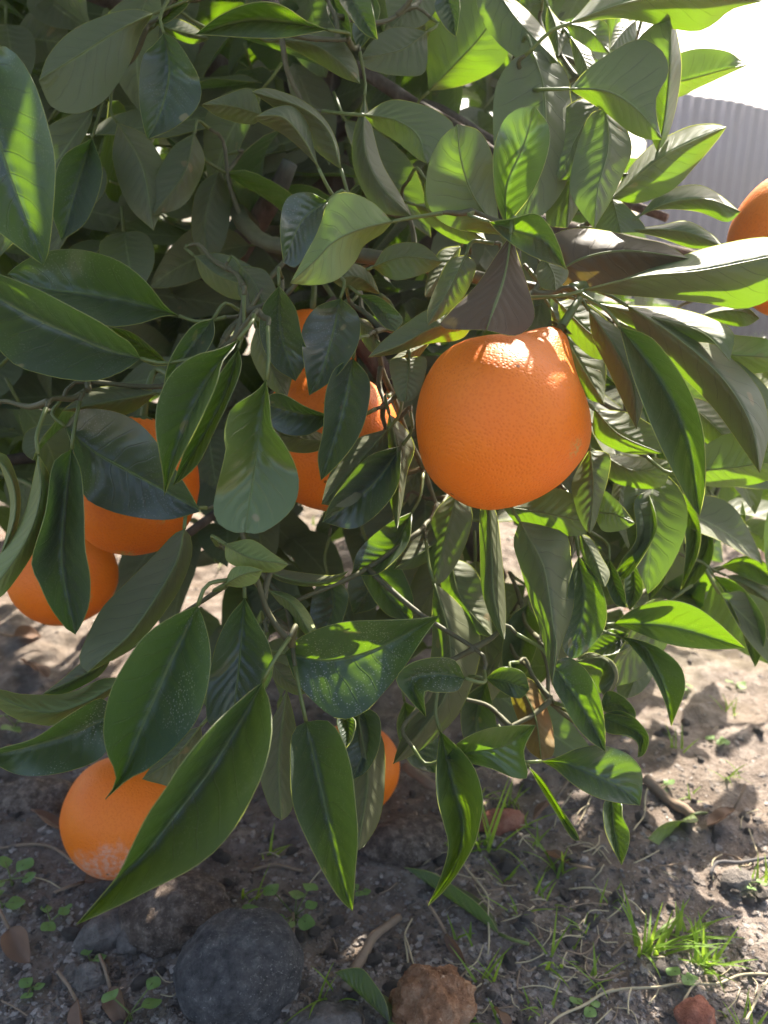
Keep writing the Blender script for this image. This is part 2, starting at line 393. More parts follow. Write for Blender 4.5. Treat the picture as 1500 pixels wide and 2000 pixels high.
NLEAF = [0]
def leaf(mid, a, b, d, side='l', mat='leaf', wave=1.0, fold=None, wk=.27, pet=True, label=None, curl=0.0):
    """one traced blade. mid: base..tip, a/b: the two edges (photo pixels), d: depth at base and tip (m).
    The half that looks narrow gets its missing breadth in depth, so the blade keeps its natural size."""
    NLEAF[0] += 1; seed = NLEAF[0]*1.37
    d0, d1 = d if isinstance(d, (tuple, list)) else (d+.008, d-.010)
    nr, nh = 20, 5
    m2 = [(p[0], p[1]) for p in mid]
    Mid = crom([(x, y, 0) for x, y in m2], nr)
    A = crom([(m2[0][0], m2[0][1], 0)] + [(x, y, 0) for x, y in a] + [(m2[-1][0], m2[-1][1], 0)], nr)
    B = crom([(m2[0][0], m2[0][1], 0)] + [(x, y, 0) for x, y in b] + [(m2[-1][0], m2[-1][1], 0)], nr)
    dm = (d0+d1)/2; realL = math.hypot(px_len(m2)*dm/FPX, d1-d0)
    Wn = wk*realL
    sg = (-1 if side == 'u' else 1) if fold is None else fold
    def dep(t): return d0+(d1-d0)*t + sg*.5*curl*realL*math.sin(math.pi*t)
    wv_a = [(Vector((A[i].x-Mid[i].x, A[i].y-Mid[i].y, 0))).length*dm/FPX for i in range(nr+1)]
    wv_b = [(Vector((B[i].x-Mid[i].x, B[i].y-Mid[i].y, 0))).length*dm/FPX for i in range(nr+1)]
    rows = []
    for i in range(nr+1):
        t = i/nr; prof = max(0.0, math.sin(math.pi*t**.85))**.75; row = []
        W = max(Wn*prof, 0)
        def half(E, wv, ph):
            W2 = max(W, wv); hid = min(math.sqrt(max(0, W2*W2-wv*wv)), .85*W2)
            out = []
            for k in range(1, nh+1):
                q = k/nh; px = Mid[i].lerp(E[i], q)
                z = dep(t) + sg*(hid*(q**1.2) + (.30 if side == 'u' else .16)*W2*q**1.1)
                z += wave*.05*W2*q*q*math.sin(t*13+ph) + .22*W2*noise.noise(Vector((t*2.3, q*1.3, seed+ph)))*q
                out.append(P(px.x, px.y, z))
            return out
        L_ = half(A, wv_a[i], seed); Rr = half(B, wv_b[i], seed+2.1)
        c = P(Mid[i].x, Mid[i].y, dep(t))
        row = L_[::-1] + [c + FW*(-sg*.0006 if 0 < i < nr else 0)] + Rr
        rows.append(row)
    nsum = Vector((0, 0, 0))                           # the upper face looks at the camera when side == 'u'
    for i in range(2, nr-2):
        for j in range(2*nh): nsum += (rows[i][j+1]-rows[i][j]).cross(rows[i+1][j]-rows[i][j])
    if (nsum.dot(rows[nr//2][nh]-CP) < 0) != (side == 'u'): rows = [r[::-1] for r in rows]
    base = rows[0][nh].copy(); rows = [[p-base for p in r] for r in rows]
    V, F, fm, uv = blade_mesh(rows); nc = 2*nh+1
    def margin(col):
        lp = [i*nc+col for i in range(nr+1)]; inn = 1 if col == 0 else nc-2; nn = []
        for i in range(nr+1):
            t = rows[min(i+1, nr)][col]-rows[max(i-1, 0)][col]; ac = rows[i][col]-rows[i][inn]
            n = t.cross(ac); nn.append(n.normalized() if n.length > 1e-10 else FW.copy())
        add_margin(V, F, fm, uv, lp, .0002, nn)
    margin(0); margin(nc-1)
    # a raised midrib, tapering to the tip
    pth = [rows[i][nh] for i in range(0, nr+1)]; nb = len(V); nf = len(F)
    tube(pth, [.0005*(1-.7*i/nr)+.0001 for i in range(nr+1)], 5, V, F)
    uv += [(.5, .5)]*(len(V)-nb); fm += [2]*(len(F)-nf)
    o = mesh_obj('leaf', V, F, [M[mat], M['rim'], M['petiole']], tree, base-T0, fm, True, uv)
    if label: o['label'] = label
    if pet:
        tg = (rows[2][nh]-rows[0][nh]).normalized()
        e, dd, near = petiole(base, tg, (o, base))
        twig(e, dd, near)
    return o

# every blade that can be told apart, plus a few added: (midrib base..tip), edge, edge, depth, face seen, material
DATA = [
# ---- upper left
([(-40,90),(-15,230),(20,345),(55,440),(85,518)],[(20,95),(67,163),(100,270),(108,330),(103,420),(95,490)],[(-110,180),(-110,330),(-40,420),(30,478)],.37,'u','leaf'),
([(300,27),(227,63),(150,112),(76,158)],[(275,65),(250,130),(205,195),(150,222),(100,208)],[(262,18),(205,30),(140,60),(95,108)],.47,'l','leaf'),
([(320,65),(330,120),(326,170),(308,230),(288,272)],[(345,80),(372,120),(392,165),(385,210),(340,250)],[(300,88),(280,108),(272,150),(272,200),(280,245)],.46,'u','leaf'),
([(303,50),(335,22),(378,-5)],[(318,18),(340,-8)],[(330,42),(358,20)],.50,'u','leaf'),
([(312,50),(350,62),(408,76)],[(340,36),(380,52)],[(335,70),(375,86)],.52,'l','leaf'),
([(640,58),(560,42),(480,38),(382,67)],[(600,42),(545,8),(490,6),(430,30)],[(600,66),(550,74),(490,74),(430,70)],.42,'u','leaf'),
([(545,80),(610,88),(660,118),(703,163)],[(600,64),(645,60),(675,83),(697,125)],[(575,98),(620,122),(665,150)],.46,'l','leaf'),
([(680,-20),(700,20),(737,78)],[(718,-10),(732,40)],[(660,-5),(685,35),(712,66)],.44,'u','leaf'),
([(645,-20),(665,40),(682,95)],[(674,20),(686,60)],[(638,20),(660,65)],.47,'u','leaf'),
([(725,-20),(728,30),(700,100)],[(742,20),(724,70)],[(700,0),(688,60)],.50,'u','leaf'),
([(835,62),(790,95),(745,108),(704,114)],[(800,54),(760,56),(725,82)],[(830,140),(780,148),(735,140),(712,130)],.48,'l','leaf'),
([(838,178),(885,130),(940,70),(985,0)],[(833,120),(838,70),(880,20),(940,-20)],[(880,172),(930,157),(982,124),(1002,60)],.52,'l','leaf'),
([(868,-20),(885,30),(890,72)],[(897,0),(895,45)],[(848,10),(868,52)],.44,'u','leaf'),
([(840,-30),(805,10),(765,56)],[(855,10),(822,52)],[(760,-20),(755,20)],.50,'l','leaf'),
([(955,-40),(1010,40),(1090,124)],[(1000,-5),(1042,32),(1073,75)],[(930,0),(960,70),(1020,118)],.46,'l','leaf'),
([(1040,100),(1062,180),(1060,300),(1020,430)],[(1080,108),(1110,150),(1114,190),(1131,285),(1100,370),(1060,420)],[(1000,118),(966,180),(966,300),(985,400)],.44,'l','leaf'),
([(978,458),(925,385),(900,312),(893,243)],[(970,400),(966,320),(938,258)],[(885,445),(838,405),(834,335),(858,275)],.41,'l','leaf'),
([(988,442),(990,360),(1022,285),(1045,208)],[(1040,375),(1069,302),(1072,248)],[(968,385),(964,300),(982,238),(1012,212)],.395,'u','leaf_young'),
([(1180,180),(1130,262),(1090,352)],[(1180,262),(1140,342)],[(1108,208),(1072,290)],.45,'l','leaf'),  # blade added to keep sun off the top of the large orange
([(905,985),(850,1060),(768,1112)],[(885,1050),(820,1105)],[(850,1005),(790,1070)],.475,'l','leaf'),
([(715,1055),(742,1140),(805,1215)],[(770,1090),(805,1160)],[(705,1120),(750,1195)],.485,'u','leaf'),
([(805,1000),(760,1080),(688,1122)],[(795,1065),(740,1120)],[(755,1025),(700,1075)],.47,'u','leaf'),
([(878,1088),(900,1170),(962,1245)],[(925,1110),(955,1180)],[(862,1150),(905,1225)],.48,'l','leaf'),
([(1150,200),(1125,260),(1097,314)],[(1103,252)],[(1142,265),(1118,337)],.47,'l','leaf'),
# ---- upper right
([(1112,174),(1185,180),(1243,215),(1293,272)],[(1150,133),(1200,98),(1235,80),(1262,78),(1296,103),(1306,143),(1282,190),(1284,235)],[(1133,187),(1183,220),(1230,258),(1265,272)],.42,'l','leaf'),
([(1284,297),(1298,230),(1308,120),(1308,8)],[(1302,270),(1320,210),(1331,130),(1321,60)],[(1266,250),(1252,180),(1240,90),(1285,40)],.445,'l','leaf'),
([(1113,46),(1220,8),(1330,-8),(1490,2)],[(1190,36),(1240,39),(1320,57),(1367,60),(1400,42),(1430,18)],[(1200,-40),(1330,-72),(1430,-32)],.42,'l','leaf'),
([(1290,168),(1350,155),(1405,140),(1463,126)],[(1310,115),(1350,97),(1390,95),(1425,102),(1447,118)],[(1320,190),(1365,171),(1400,155),(1432,140)],.50,'l','leaf'),
([(1242,40),(1215,65),(1190,98)],[(1203,48)],[(1242,75),(1215,98)],.50,'l','leaf'),
([(1108,48),(1150,60),(1190,104)],[(1150,36),(1184,45),(1190,72)],[(1118,75),(1150,97)],.48,'l','leaf'),
([(1070,12),(1087,60),(1090,112)],[(1106,60),(1102,85)],[(1066,50),(1078,85)],.48,'l','leaf'),
([(1113,72),(1137,110),(1152,150)],[(1152,95),(1163,122)],[(1122,120),(1133,152)],.465,'l','leaf'),
([(1195,388),(1277,318),(1350,278),(1419,248)],[(1228,330),(1265,290),(1300,268),(1350,246),(1395,242)],[(1240,397),(1277,388),(1317,368),(1360,322),(1397,278)],.45,'l','leaf'),
([(1182,210),(1187,290),(1167,370),(1160,446)],[(1216,238),(1234,290),(1216,342),(1190,397)],[(1150,228),(1123,300),(1113,370),(1133,412)],.43,'l','leaf'),
([(1150,210),(1118,310),(1108,445)],[(1162,280),(1142,380)],[(1095,320),(1066,430)],.46,'l','leaf'),
([(1250,421),(1310,396),(1380,390),(1446,414)],[(1283,383),(1320,366),(1367,362),(1407,382)],[(1265,412),(1310,408),(1367,414),(1420,434)],.45,'l','leaf'),
([(1192,378),(1202,415),(1212,455)],[(1226,405),(1260,448)],[(1172,420),(1160,448)],.46,'l','leaf'),
([(1225,449),(1330,452),(1413,482)],[(1290,440),(1342,432),(1390,458)],[(1290,464),(1350,484)],.45,'l','leaf'),
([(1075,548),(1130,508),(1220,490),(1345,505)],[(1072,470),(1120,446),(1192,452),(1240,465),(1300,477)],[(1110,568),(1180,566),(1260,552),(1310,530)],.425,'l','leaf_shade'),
([(1140,567),(1250,541),(1360,531),(1450,514),(1580,486)],[(1200,552),(1292,516),(1380,484),(1500,463)],[(1210,576),(1290,582),(1380,592),(1460,602),(1540,560)],.395,'l','leaf'),
([(1160,592),(1270,620),(1370,650),(1425,705)],[(1250,598),(1320,602),(1390,622),(1434,652)],[(1240,642),(1310,663),(1395,672)],.435,'l','leaf'),
([(1300,665),(1380,688),(1525,700)],[(1350,646),(1440,655),(1505,665)],[(1360,706),(1420,725),(1495,727)],.47,'l','leaf_young'),
([(1370,616),(1430,606),(1484,622)],[(1400,602),(1452,598)],[(1400,628),(1452,638)],.50,'l','leaf'),
([(1225,598),(1320,660),(1410,740),(1465,830),(1484,924)],[(1300,612),(1400,676),(1480,756),(1502,840)],[(1258,670),(1340,742),(1398,802),(1455,882)],.425,'l','leaf'),
([(1150,606),(1200,680),(1236,760),(1243,838)],[(1200,636),(1240,678),(1258,740),(1256,790)],[(1158,660),(1188,722),(1220,792)],.41,'l','leaf'),
([(1210,638),(1290,740),(1345,860),(1366,1008)],[(1270,658),(1317,713),(1348,765),(1371,830),(1378,900),(1376,960)],[(1232,722),(1260,800),(1290,872),(1325,942),(1350,987)],.40,'u','leaf'),
([(1340,920),(1420,915),(1525,900)],[(1370,876),(1430,845),(1500,855)],[(1380,949),(1450,949),(1502,936)],.46,'l','leaf'),
([(1160,800),(1210,850),(1292,886)],[(1232,808),(1294,850)],[(1163,852),(1220,884)],.45,'l','leaf'),
([(1160,880),(1240,920),(1312,902)],[(1220,890),(1290,896)],[(1200,942),(1290,952)],.49,'l','leaf'),
([(1330,780),(1380,820),(1440,880)],[(1370,780),(1430,820)],[(1345,830),(1400,880)],.49,'l','leaf'),
([(1380,700),(1440,760),(1520,830)],[(1430,700),(1500,760)],[(1400,760),(1470,840)],.46,'l','leaf'),
([(1090,590),(1150,650),(1220,690)],[(1130,585),(1190,630)],[(1100,640),(1160,700)],.455,'l','leaf'),
([(1075,600),(1120,690),(1180,790)],[(1130,620),(1180,700)],[(1090,680),(1140,770)],.465,'l','leaf'),
# ---- below the large orange
([(1152,878),(1158,950),(1152,1042)],[(1190,888),(1188,930),(1173,985),(1163,1022)],[(1118,940),(1124,990),(1138,1027)],.42,'l','leaf'),
([(1160,1000),(1200,1005),(1240,1022)],[(1175,958),(1202,974),(1224,1000)],[(1178,1037),(1220,1034)],.43,'l','leaf'),
([(982,990),(1060,1002),(1152,1022)],[(1040,955),(1112,962)],[(1010,1022),(1060,1042),(1095,1047),(1140,1044)],.44,'l','leaf'),
([(1015,1018),(1058,1100),(1070,1155),(1080,1225),(1086,1260),(1078,1337)],[(1065,1028),(1107,1045),(1115,1090),(1122,1150),(1117,1200),(1101,1245),(1089,1285)],[(1003,1060),(1017,1110),(1035,1170),(1055,1230),(1069,1290)],.42,'l','leaf'),
([(955,970),(960,1080),(965,1170),(985,1252)],[(971,1010),(978,1070),(984,1130),(988,1190)],[(938,1000),(938,1080),(941,1150),(959,1207)],.44,'l','leaf'),
([(892,958),(872,1040),(845,1145)],[(922,1000),(907,1070),(872,1130)],[(850,1000),(836,1060),(840,1112)],.47,'l','leaf'),
([(760,808),(775,880),(778,940),(775,1037)],[(786,830),(806,860),(808,885),(796,920),(786,980)],[(754,860),(764,890),(746,915),(757,960),(767,1000)],.43,'l','leaf'),
([(848,1138),(877,1250),(868,1360),(768,1492)],[(884,1167),(918,1207),(938,1247),(931,1310),(898,1390),(850,1442),(810,1472)],[(844,1200),(842,1280),(808,1390),(780,1452)],.45,'l','leaf'),
([(558,1276),(640,1290),(740,1265),(859,1202)],[(580,1249),(625,1227),(680,1214),(760,1211),(820,1208)],[(575,1325),(612,1370),(660,1404),(710,1392),(750,1352),(790,1302),(826,1246)],.40,'u','leaf_dusty'),
([(908,1325),(850,1316),(805,1332),(832,1401)],[(890,1291),(850,1284),(800,1297),(774,1328),(800,1366)],[(892,1350),(850,1352),(829,1352)],.39,'u','leaf_dusty'),
([(860,1428),(885,1530),(905,1620),(885,1700),(836,1769)],[(905,1470),(931,1510),(943,1560),(939,1600),(926,1650),(896,1702),(865,1742)],[(852,1500),(854,1560),(867,1610),(876,1655),(860,1715)],.41,'u','leaf'),
([(598,1410),(615,1490),(633,1567),(650,1645),(667,1713),(688,1779)],[(640,1408),(667,1441),(686,1500),(694,1567),(699,1635),(694,1700),(691,1750)],[(571,1430),(567,1500),(569,1550),(579,1593),(606,1653),(639,1717),(665,1757)],.37,'u','leaf'),
([(700,1400),(718,1520),(698,1662)],[(746,1440),(751,1530),(741,1600),(715,1647)],[(678,1450),(686,1560)],.43,'l','leaf'),
([(700,1376),(717,1440),(690,1522)],[(740,1400),(740,1460),(716,1507)],[(678,1420),(670,1480)],.44,'u','leaf'),
([(672,1393),(680,1430),(676,1462)],[(694,1408),(689,1442)],[(658,1408),(667,1442)],.415,'u','leaf'),
([(868,1482),(930,1468),(985,1458),(1046,1416)],[(900,1447),(950,1424),(1005,1417)],[(910,1489),(960,1501),(1005,1519),(1031,1516),(1023,1466)],.41,'u','leaf_young'),
([(1080,1298),(1130,1368),(1160,1420),(1182,1468)],[(1100,1284),(1123,1289),(1150,1316),(1171,1360),(1181,1417)],[(1079,1335),(1099,1373),(1122,1414),(1150,1445)],.43,'u','leaf'),
([(1130,1086),(1141,1180),(1113,1287)],[(1166,1130),(1184,1180),(1181,1225),(1160,1257),(1128,1284)],[(1113,1130),(1102,1200),(1098,1262)],.45,'u','leaf'),
([(1133,1042),(1162,1095),(1181,1147)],[(1155,1053),(1176,1090),(1191,1120)],[(1136,1080),(1154,1117),(1171,1140)],.44,'l','leaf'),
([(1200,1218),(1283,1220),(1350,1233),(1455,1266)],[(1233,1192),(1277,1176),(1317,1173),(1360,1186),(1397,1212),(1428,1240)],[(1240,1233),(1283,1251),(1333,1263),(1393,1268)],.48,'u','leaf'),
([(1208,1242),(1258,1262),(1283,1307),(1303,1360),(1311,1418)],[(1257,1253),(1293,1269),(1328,1300),(1338,1333),(1334,1360),(1321,1393)],[(1223,1252),(1253,1287),(1279,1327),(1299,1372)],.47,'u','leaf'),
([(1215,1258),(1245,1300),(1225,1364)],[(1267,1290),(1274,1320),(1252,1352)],[(1210,1300),(1205,1350)],.53,'l','leaf'),
([(1228,1238),(1190,1260),(1143,1282)],[(1190,1229),(1160,1254)],[(1230,1263),(1190,1280)],.50,'u','leaf'),
([(1123,1292),(1175,1286),(1200,1320),(1180,1360)],[(1150,1274),(1195,1290),(1208,1320),(1196,1350)],[(1150,1302),(1176,1312),(1170,1340)],.47,'l','leaf'),
([(1170,1386),(1205,1375),(1241,1405)],[(1185,1351),(1215,1359),(1239,1385)],[(1190,1393),(1215,1398)],.455,'u','leaf'),
([(1173,1400),(1215,1415),(1255,1440),(1246,1479)],[(1190,1390),(1215,1389),(1245,1407),(1267,1440),(1259,1472)],[(1185,1430),(1225,1437),(1246,1453)],.45,'u','leaf'),
([(1058,1487),(1110,1492),(1165,1515),(1215,1540),(1250,1573)],[(1090,1479),(1130,1461),(1180,1457),(1225,1472),(1251,1500),(1255,1532)],[(1085,1502),(1120,1532),(1160,1555),(1200,1567)],.43,'u','leaf'),
([(1195,1558),(1200,1620),(1214,1689)],[(1214,1570),(1216,1595),(1229,1625),(1227,1655)],[(1179,1570),(1181,1617),(1194,1652)],.46,'u','leaf'),
([(1033,1498),(1073,1553),(1103,1603),(1132,1642)],[(1063,1527),(1095,1578),(1123,1620)],[(1061,1548),(1088,1592),(1117,1637)],.44,'u','leaf'),
([(1010,1328),(1045,1400),(1057,1484)],[(1040,1328),(1071,1390),(1082,1440),(1080,1475)],[(998,1360),(1013,1410),(1030,1462)],.47,'l','leaf_brown'),
([(948,1325),(990,1332),(1034,1347)],[(980,1303),(1022,1313)],[(985,1354),(1015,1364)],.46,'u','leaf'),
# ---- left middle
([(350,617),(283,597),(200,578),(83,563),(15,535)],[(325,600),(285,550),(240,514),(195,496),(140,486),(80,494),(40,514)],[(320,617),(267,633),(207,636),(150,606),(80,576)],.42,'u','leaf'),
([(275,700),(207,683),(133,650),(67,620),(0,583),(-90,530)],[(255,670),(233,656),(200,632),(133,596),(67,562),(0,536),(-60,514)],[(257,714),(227,731),(183,744),(133,741),(83,731),(33,714),(0,684),(-50,622)],.385,'u','leaf'),
([(330,713),(270,670),(215,638)],[(300,682),(258,650)],[(295,712),(248,683)],.44,'u','leaf'),
([(465,664),(413,730),(383,783),(360,833),(333,907),(321,968)],[(427,682),(377,696),(333,732),(309,783),(304,833),(311,883),(319,932)],[(456,680),(434,707),(424,747),(401,800),(371,861),(341,918)],.365,'u','leaf'),
([(466,680),(430,790),(338,948)],[(471,720),(446,785),(418,843),(391,900),(360,933)],[(418,750),(368,860)],.40,'u','leaf'),
([(417,622),(370,680),(318,762)],[(375,638),(333,700)],[(417,660),(382,712)],.41,'u','leaf'),
([(520,742),(510,820),(497,910),(487,975),(478,1040)],[(500,765),(460,790),(446,810),(437,850),(441,880),(420,968),(417,1000),(430,1026),(458,1040)],[(527,790),(531,832),(551,860),(573,900),(584,940),(576,985),(550,1016),(510,1041)],.365,'u','leaf_young'),
([(665,583),(650,650),(630,720),(604,772)],[(696,610),(704,640),(696,680),(666,725),(636,752)],[(618,600),(591,640),(591,690),(599,740)],.425,'u','leaf'),
([(690,700),(670,800),(646,880),(627,938)],[(721,740),(718,800),(698,857),(661,906)],[(654,720),(636,770),(631,840),(621,892)],.415,'u','leaf'),
([(652,815),(580,806),(503,784)],[(600,796),(545,768)],[(600,850),(540,840)],.42,'u','leaf'),
([(662,864),(590,858),(518,845)],[(605,838),(550,828)],[(605,884),(550,876)],.43,'l','leaf'),
([(757,838),(705,900),(628,985)],[(690,862),(645,925)],[(752,900),(690,985)],.425,'l','leaf'),
([(785,870),(725,950),(630,1020)],[(715,895),(650,975)],[(772,960),(700,1030)],.43,'u','leaf'),
([(800,698),(796,745),(790,785)],[(832,700),(827,745),(811,777)],[(762,705),(769,755),(779,780)],.425,'l','leaf'),
([(925,628),(850,640),(780,675),(719,698)],[(880,598),(833,606),(790,634),(750,664)],[(900,662),(830,672),(770,691)],.42,'l','leaf'),
([(840,668),(800,690),(758,708)],[(800,676)],[(812,702),(780,712)],.44,'l','leaf'),
([(910,498),(880,560),(836,635)],[(930,520),(907,577),(872,612)],[(878,508),(856,550),(836,602)],.41,'l','leaf'),
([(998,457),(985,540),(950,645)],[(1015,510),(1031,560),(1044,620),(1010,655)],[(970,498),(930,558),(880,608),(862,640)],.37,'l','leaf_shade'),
([(955,434),(1010,450),(1065,470),(1106,527)],[(1000,427),(1044,417),(1072,440),(1092,480)],[(980,460),(1020,490),(1060,509),(1092,519)],.385,'u','leaf'),
([(1060,500),(1080,535),(1085,567)],[(1106,523),(1106,547)],[(1048,530),(1058,562)],.40,'l','leaf'),
([(766,433),(700,450),(650,475),(610,515),(567,553)],[(730,397),(685,377),(645,387),(622,450),(590,510)],[(746,456),(711,479),(691,515),(655,548),(610,557)],.385,'l','leaf_young'),
([(640,393),(590,430),(553,512)],[(600,375),(560,388),(547,440)],[(627,440),(602,490),(577,522)],.41,'u','leaf'),
([(666,330),(642,258),(590,212),(492,180)],[(660,285),(637,236),(597,200),(550,179),(515,172)],[(640,312),(616,292),(590,246),(530,206)],.42,'l','leaf'),
([(622,328),(592,272),(552,230),(500,228)],[(614,292),(602,242),(570,207),(528,213)],[(602,304),(560,267),(530,250),(506,238)],.41,'l','leaf'),
([(513,226),(450,208),(393,205)],[(490,174),(440,186)],[(490,243),(430,229)],.43,'l','leaf'),
([(711,225),(770,235),(815,265),(833,320)],[(760,196),(815,202),(860,221),(888,250),(866,288)],[(735,252),(775,277),(805,302)],.43,'l','leaf'),
([(712,188),(712,290),(740,360),(802,422)],[(727,250),(747,320),(782,380)],[(688,280),(698,350),(740,412)],.46,'l','leaf'),
([(728,522),(790,502),(864,512)],[(760,481),(820,476)],[(770,547),(830,534)],.45,'l','leaf'),
([(742,574),(700,542),(648,546)],[(720,530),(680,514)],[(710,568),(670,563)],.45,'l','leaf'),
([(703,576),(745,605),(772,648)],[(735,578),(765,598),(787,625)],[(725,607),(750,638)],.44,'u','leaf'),
([(693,618),(720,648),(744,672)],[(722,630)],[(703,655),(725,688)],.455,'l','leaf'),
([(830,350),(870,400),(960,440)],[(880,350),(940,390)],[(835,410),(900,450)],.45,'l','leaf'),
([(810,400),(870,420),(950,470)],[(870,395),(930,430)],[(840,440),(900,475)],.46,'l','leaf'),
([(900,480),(870,520),(830,580)],[(890,520),(860,570)],[(860,490),(835,540)],.47,'l','leaf'),
([(545,558),(548,650),(577,744)],[(576,600),(588,650),(600,700)],[(513,600),(508,660),(535,716)],.43,'u','leaf'),
([(500,640),(520,700),(560,780)],[(540,660),(570,720)],[(490,690),(520,750)],.45,'l','leaf'),
([(470,520),(500,560),(530,640)],[(520,530),(545,590)],[(465,570),(495,620)],.46,'l','leaf'),
([(380,500),(430,540),(520,570)],[(430,495),(490,520)],[(400,550),(460,585)],.48,'l','leaf'),
([(230,240),(280,330),(300,450)],[(290,270),(330,360)],[(220,310),(250,400)],.50,'l','leaf'),
([(180,270),(150,360),(120,470)],[(200,340),(170,430)],[(120,310),(100,400)],.50,'u','leaf'),
([(380,260),(360,340),(300,420)],[(400,320),(360,400)],[(335,290),(300,360)],.50,'l','leaf'),
([(430,330),(400,430),(410,520)],[(450,390),(440,470)],[(385,370),(375,460)],.53,'l','leaf'),
([(880,1040),(860,1130),(800,1220)],[(905,1100),(850,1190)],[(840,1070),(800,1150)],.54,'l','leaf'),
([(760,1040),(740,1120),(690,1200)],[(785,1100),(740,1180)],[(715,1070),(680,1140)],.56,'u','leaf'),
([(980,1240),(960,1320),(900,1400)],[(1005,1300),(950,1380)],[(935,1260),(895,1340)],.54,'l','leaf'),
([(1030,1180),(1020,1260),(990,1350)],[(1055,1230),(1030,1310)],[(995,1210),(980,1280)],.53,'u','leaf'),
([(640,1120),(650,1190),(620,1260)],[(680,1160),(660,1230)],[(615,1150),(605,1210)],.53,'u','leaf'),
([(950,1330),(930,1410),(940,1490)],[(965,1390),(970,1450)],[(905,1370),(905,1440)],.52,'u','leaf'),
([(790,1370),(800,1440),(850,1510)],[(835,1400),(860,1460)],[(775,1420),(800,1490)],.50,'u','leaf'),
# ---- left lower
([(128,833),(180,880),(250,920),(315,955),(391,999)],[(150,802),(195,799),(247,812),(290,844),(335,905),(370,960)],[(150,902),(164,968),(210,996),(270,1011),(330,1015)],.42,'u','leaf'),
([(307,768),(230,782),(122,802)],[(250,756),(180,760)],[(250,808),(170,806)],.435,'l','leaf'),
([(140,878),(128,960),(120,1060),(125,1140),(147,1239)],[(158,920),(164,1000),(166,1070),(176,1127),(174,1180),(161,1215)],[(104,905),(89,1000),(62,1095),(76,1137),(99,1187),(130,1228)],.40,'u','leaf'),
([(75,888),(80,970),(50,1060),(-20,1162)],[(98,930),(109,965),(104,1005),(81,1050),(44,1113),(0,1168)],[(66,930),(49,1000),(18,1060),(-20,1110)],.38,'l','leaf_young'),
([(-12,882),(25,940),(30,1010),(0,1092)],[(15,893),(37,950),(39,1000),(26,1050)],[(8,930),(20,980),(15,1030)],.40,'l','leaf_young'),
([(360,1033),(347,1093),(310,1160),(260,1233),(217,1273),(171,1313)],[(371,1045),(375,1080),(361,1127),(334,1177),(284,1241),(233,1281)],[(338,1045),(299,1087),(232,1153),(196,1193),(166,1253),(154,1291)],.40,'l','leaf'),
([(217,1288),(160,1320),(83,1356)],[(170,1288),(120,1328)],[(192,1321),(130,1353)],.43,'l','leaf'),
([(386,1183),(333,1293),(297,1373),(267,1443),(240,1510),(206,1561)],[(333,1206),(283,1242),(246,1293),(216,1350),(202,1420),(209,1470),(227,1511),(221,1540)],[(396,1205),(409,1255),(411,1300),(401,1360),(378,1416),(336,1464),(286,1504),(250,1522)],.36,'u','leaf_dusty'),
([(512,1333),(480,1392),(413,1500),(383,1540),(333,1603),(283,1667),(233,1713),(149,1806)],[(490,1349),(416,1417),(352,1495),(326,1537),(289,1590),(259,1650),(232,1707),(200,1747)],[(526,1370),(531,1430),(513,1510),(468,1601),(421,1661),(367,1701),(300,1734),(233,1768)],.35,'u','leaf'),
([(478,1168),(467,1293),(455,1402)],[(445,1209),(419,1270),(404,1360),(409,1416)],[(500,1210),(526,1260),(533,1310),(516,1352),(480,1402)],.38,'u','leaf'),
([(247,1324),(160,1375),(80,1390),(-30,1350)],[(200,1326),(150,1349),(100,1357),(40,1356),(0,1347)],[(208,1361),(147,1391),(107,1416),(67,1413),(33,1404),(0,1384)],.42,'l','leaf_young'),
([(217,1400),(120,1440),(-30,1480)],[(200,1363),(133,1398),(67,1442),(0,1462)],[(205,1472),(130,1507),(40,1514)],.41,'u','leaf_dusty'),
([(392,1418),(340,1480),(278,1522)],[(350,1438),(300,1493)],[(392,1470),(342,1532),(310,1530)],.395,'l','leaf'),
([(560,1348),(545,1480),(550,1602)],[(577,1420),(577,1520),(569,1582)],[(523,1430),(508,1510),(529,1582)],.42,'l','leaf'),
([(440,1063),(490,1090),(563,1102)],[(490,1054),(530,1079)],[(444,1096),(490,1114),(540,1117)],.37,'l','leaf_young'),
([(438,1142),(475,1122),(512,1114)],[(455,1110),(485,1106)],[(470,1147),(500,1137)],.365,'l','leaf_young'),
([(518,1114),(570,1133),(630,1138),(680,1116)],[(540,1111),(600,1120),(650,1124)],[(540,1131),(590,1144),(650,1140)],.42,'l','leaf'),
([(525,1153),(570,1180),(609,1242)],[(565,1161),(598,1190),(617,1230)],[(544,1176),(574,1212),(600,1242)],.42,'l','leaf_young'),
([(525,1288),(560,1330),(604,1352)],[(560,1300),(592,1330)],[(538,1330),(575,1356)],.42,'l','leaf'),
# ---- the branch that hangs at the right, farther back
([(1370,988),(1382,1070),(1324,1167)],[(1391,1040),(1391,1090),(1366,1131)],[(1359,1030),(1361,1080),(1344,1110)],.60,'u','leaf'),
([(1393,1124),(1450,1200),(1475,1302)],[(1440,1139),(1486,1195),(1496,1240),(1486,1281)],[(1414,1156),(1442,1211),(1461,1271)],.56,'u','leaf'),
([(1408,1106),(1460,1100),(1532,1150)],[(1440,1089),(1480,1089),(1512,1120)],[(1440,1121),(1490,1142)],.60,'u','leaf'),
([(1418,1124),(1470,1150),(1532,1202)],[(1470,1124),(1512,1160)],[(1450,1152),(1500,1193)],.58,'l','leaf'),
([(1443,1034),(1480,1045),(1542,1092)],[(1470,1013),(1522,1030)],[(1470,1062),(1510,1088)],.65,'l','leaf'),
([(1265,958),(1270,1040),(1245,1090),(1193,1139)],[(1282,1010),(1277,1050),(1231,1122)],[(1238,980),(1243,1050),(1214,1095)],.50,'u','leaf'),
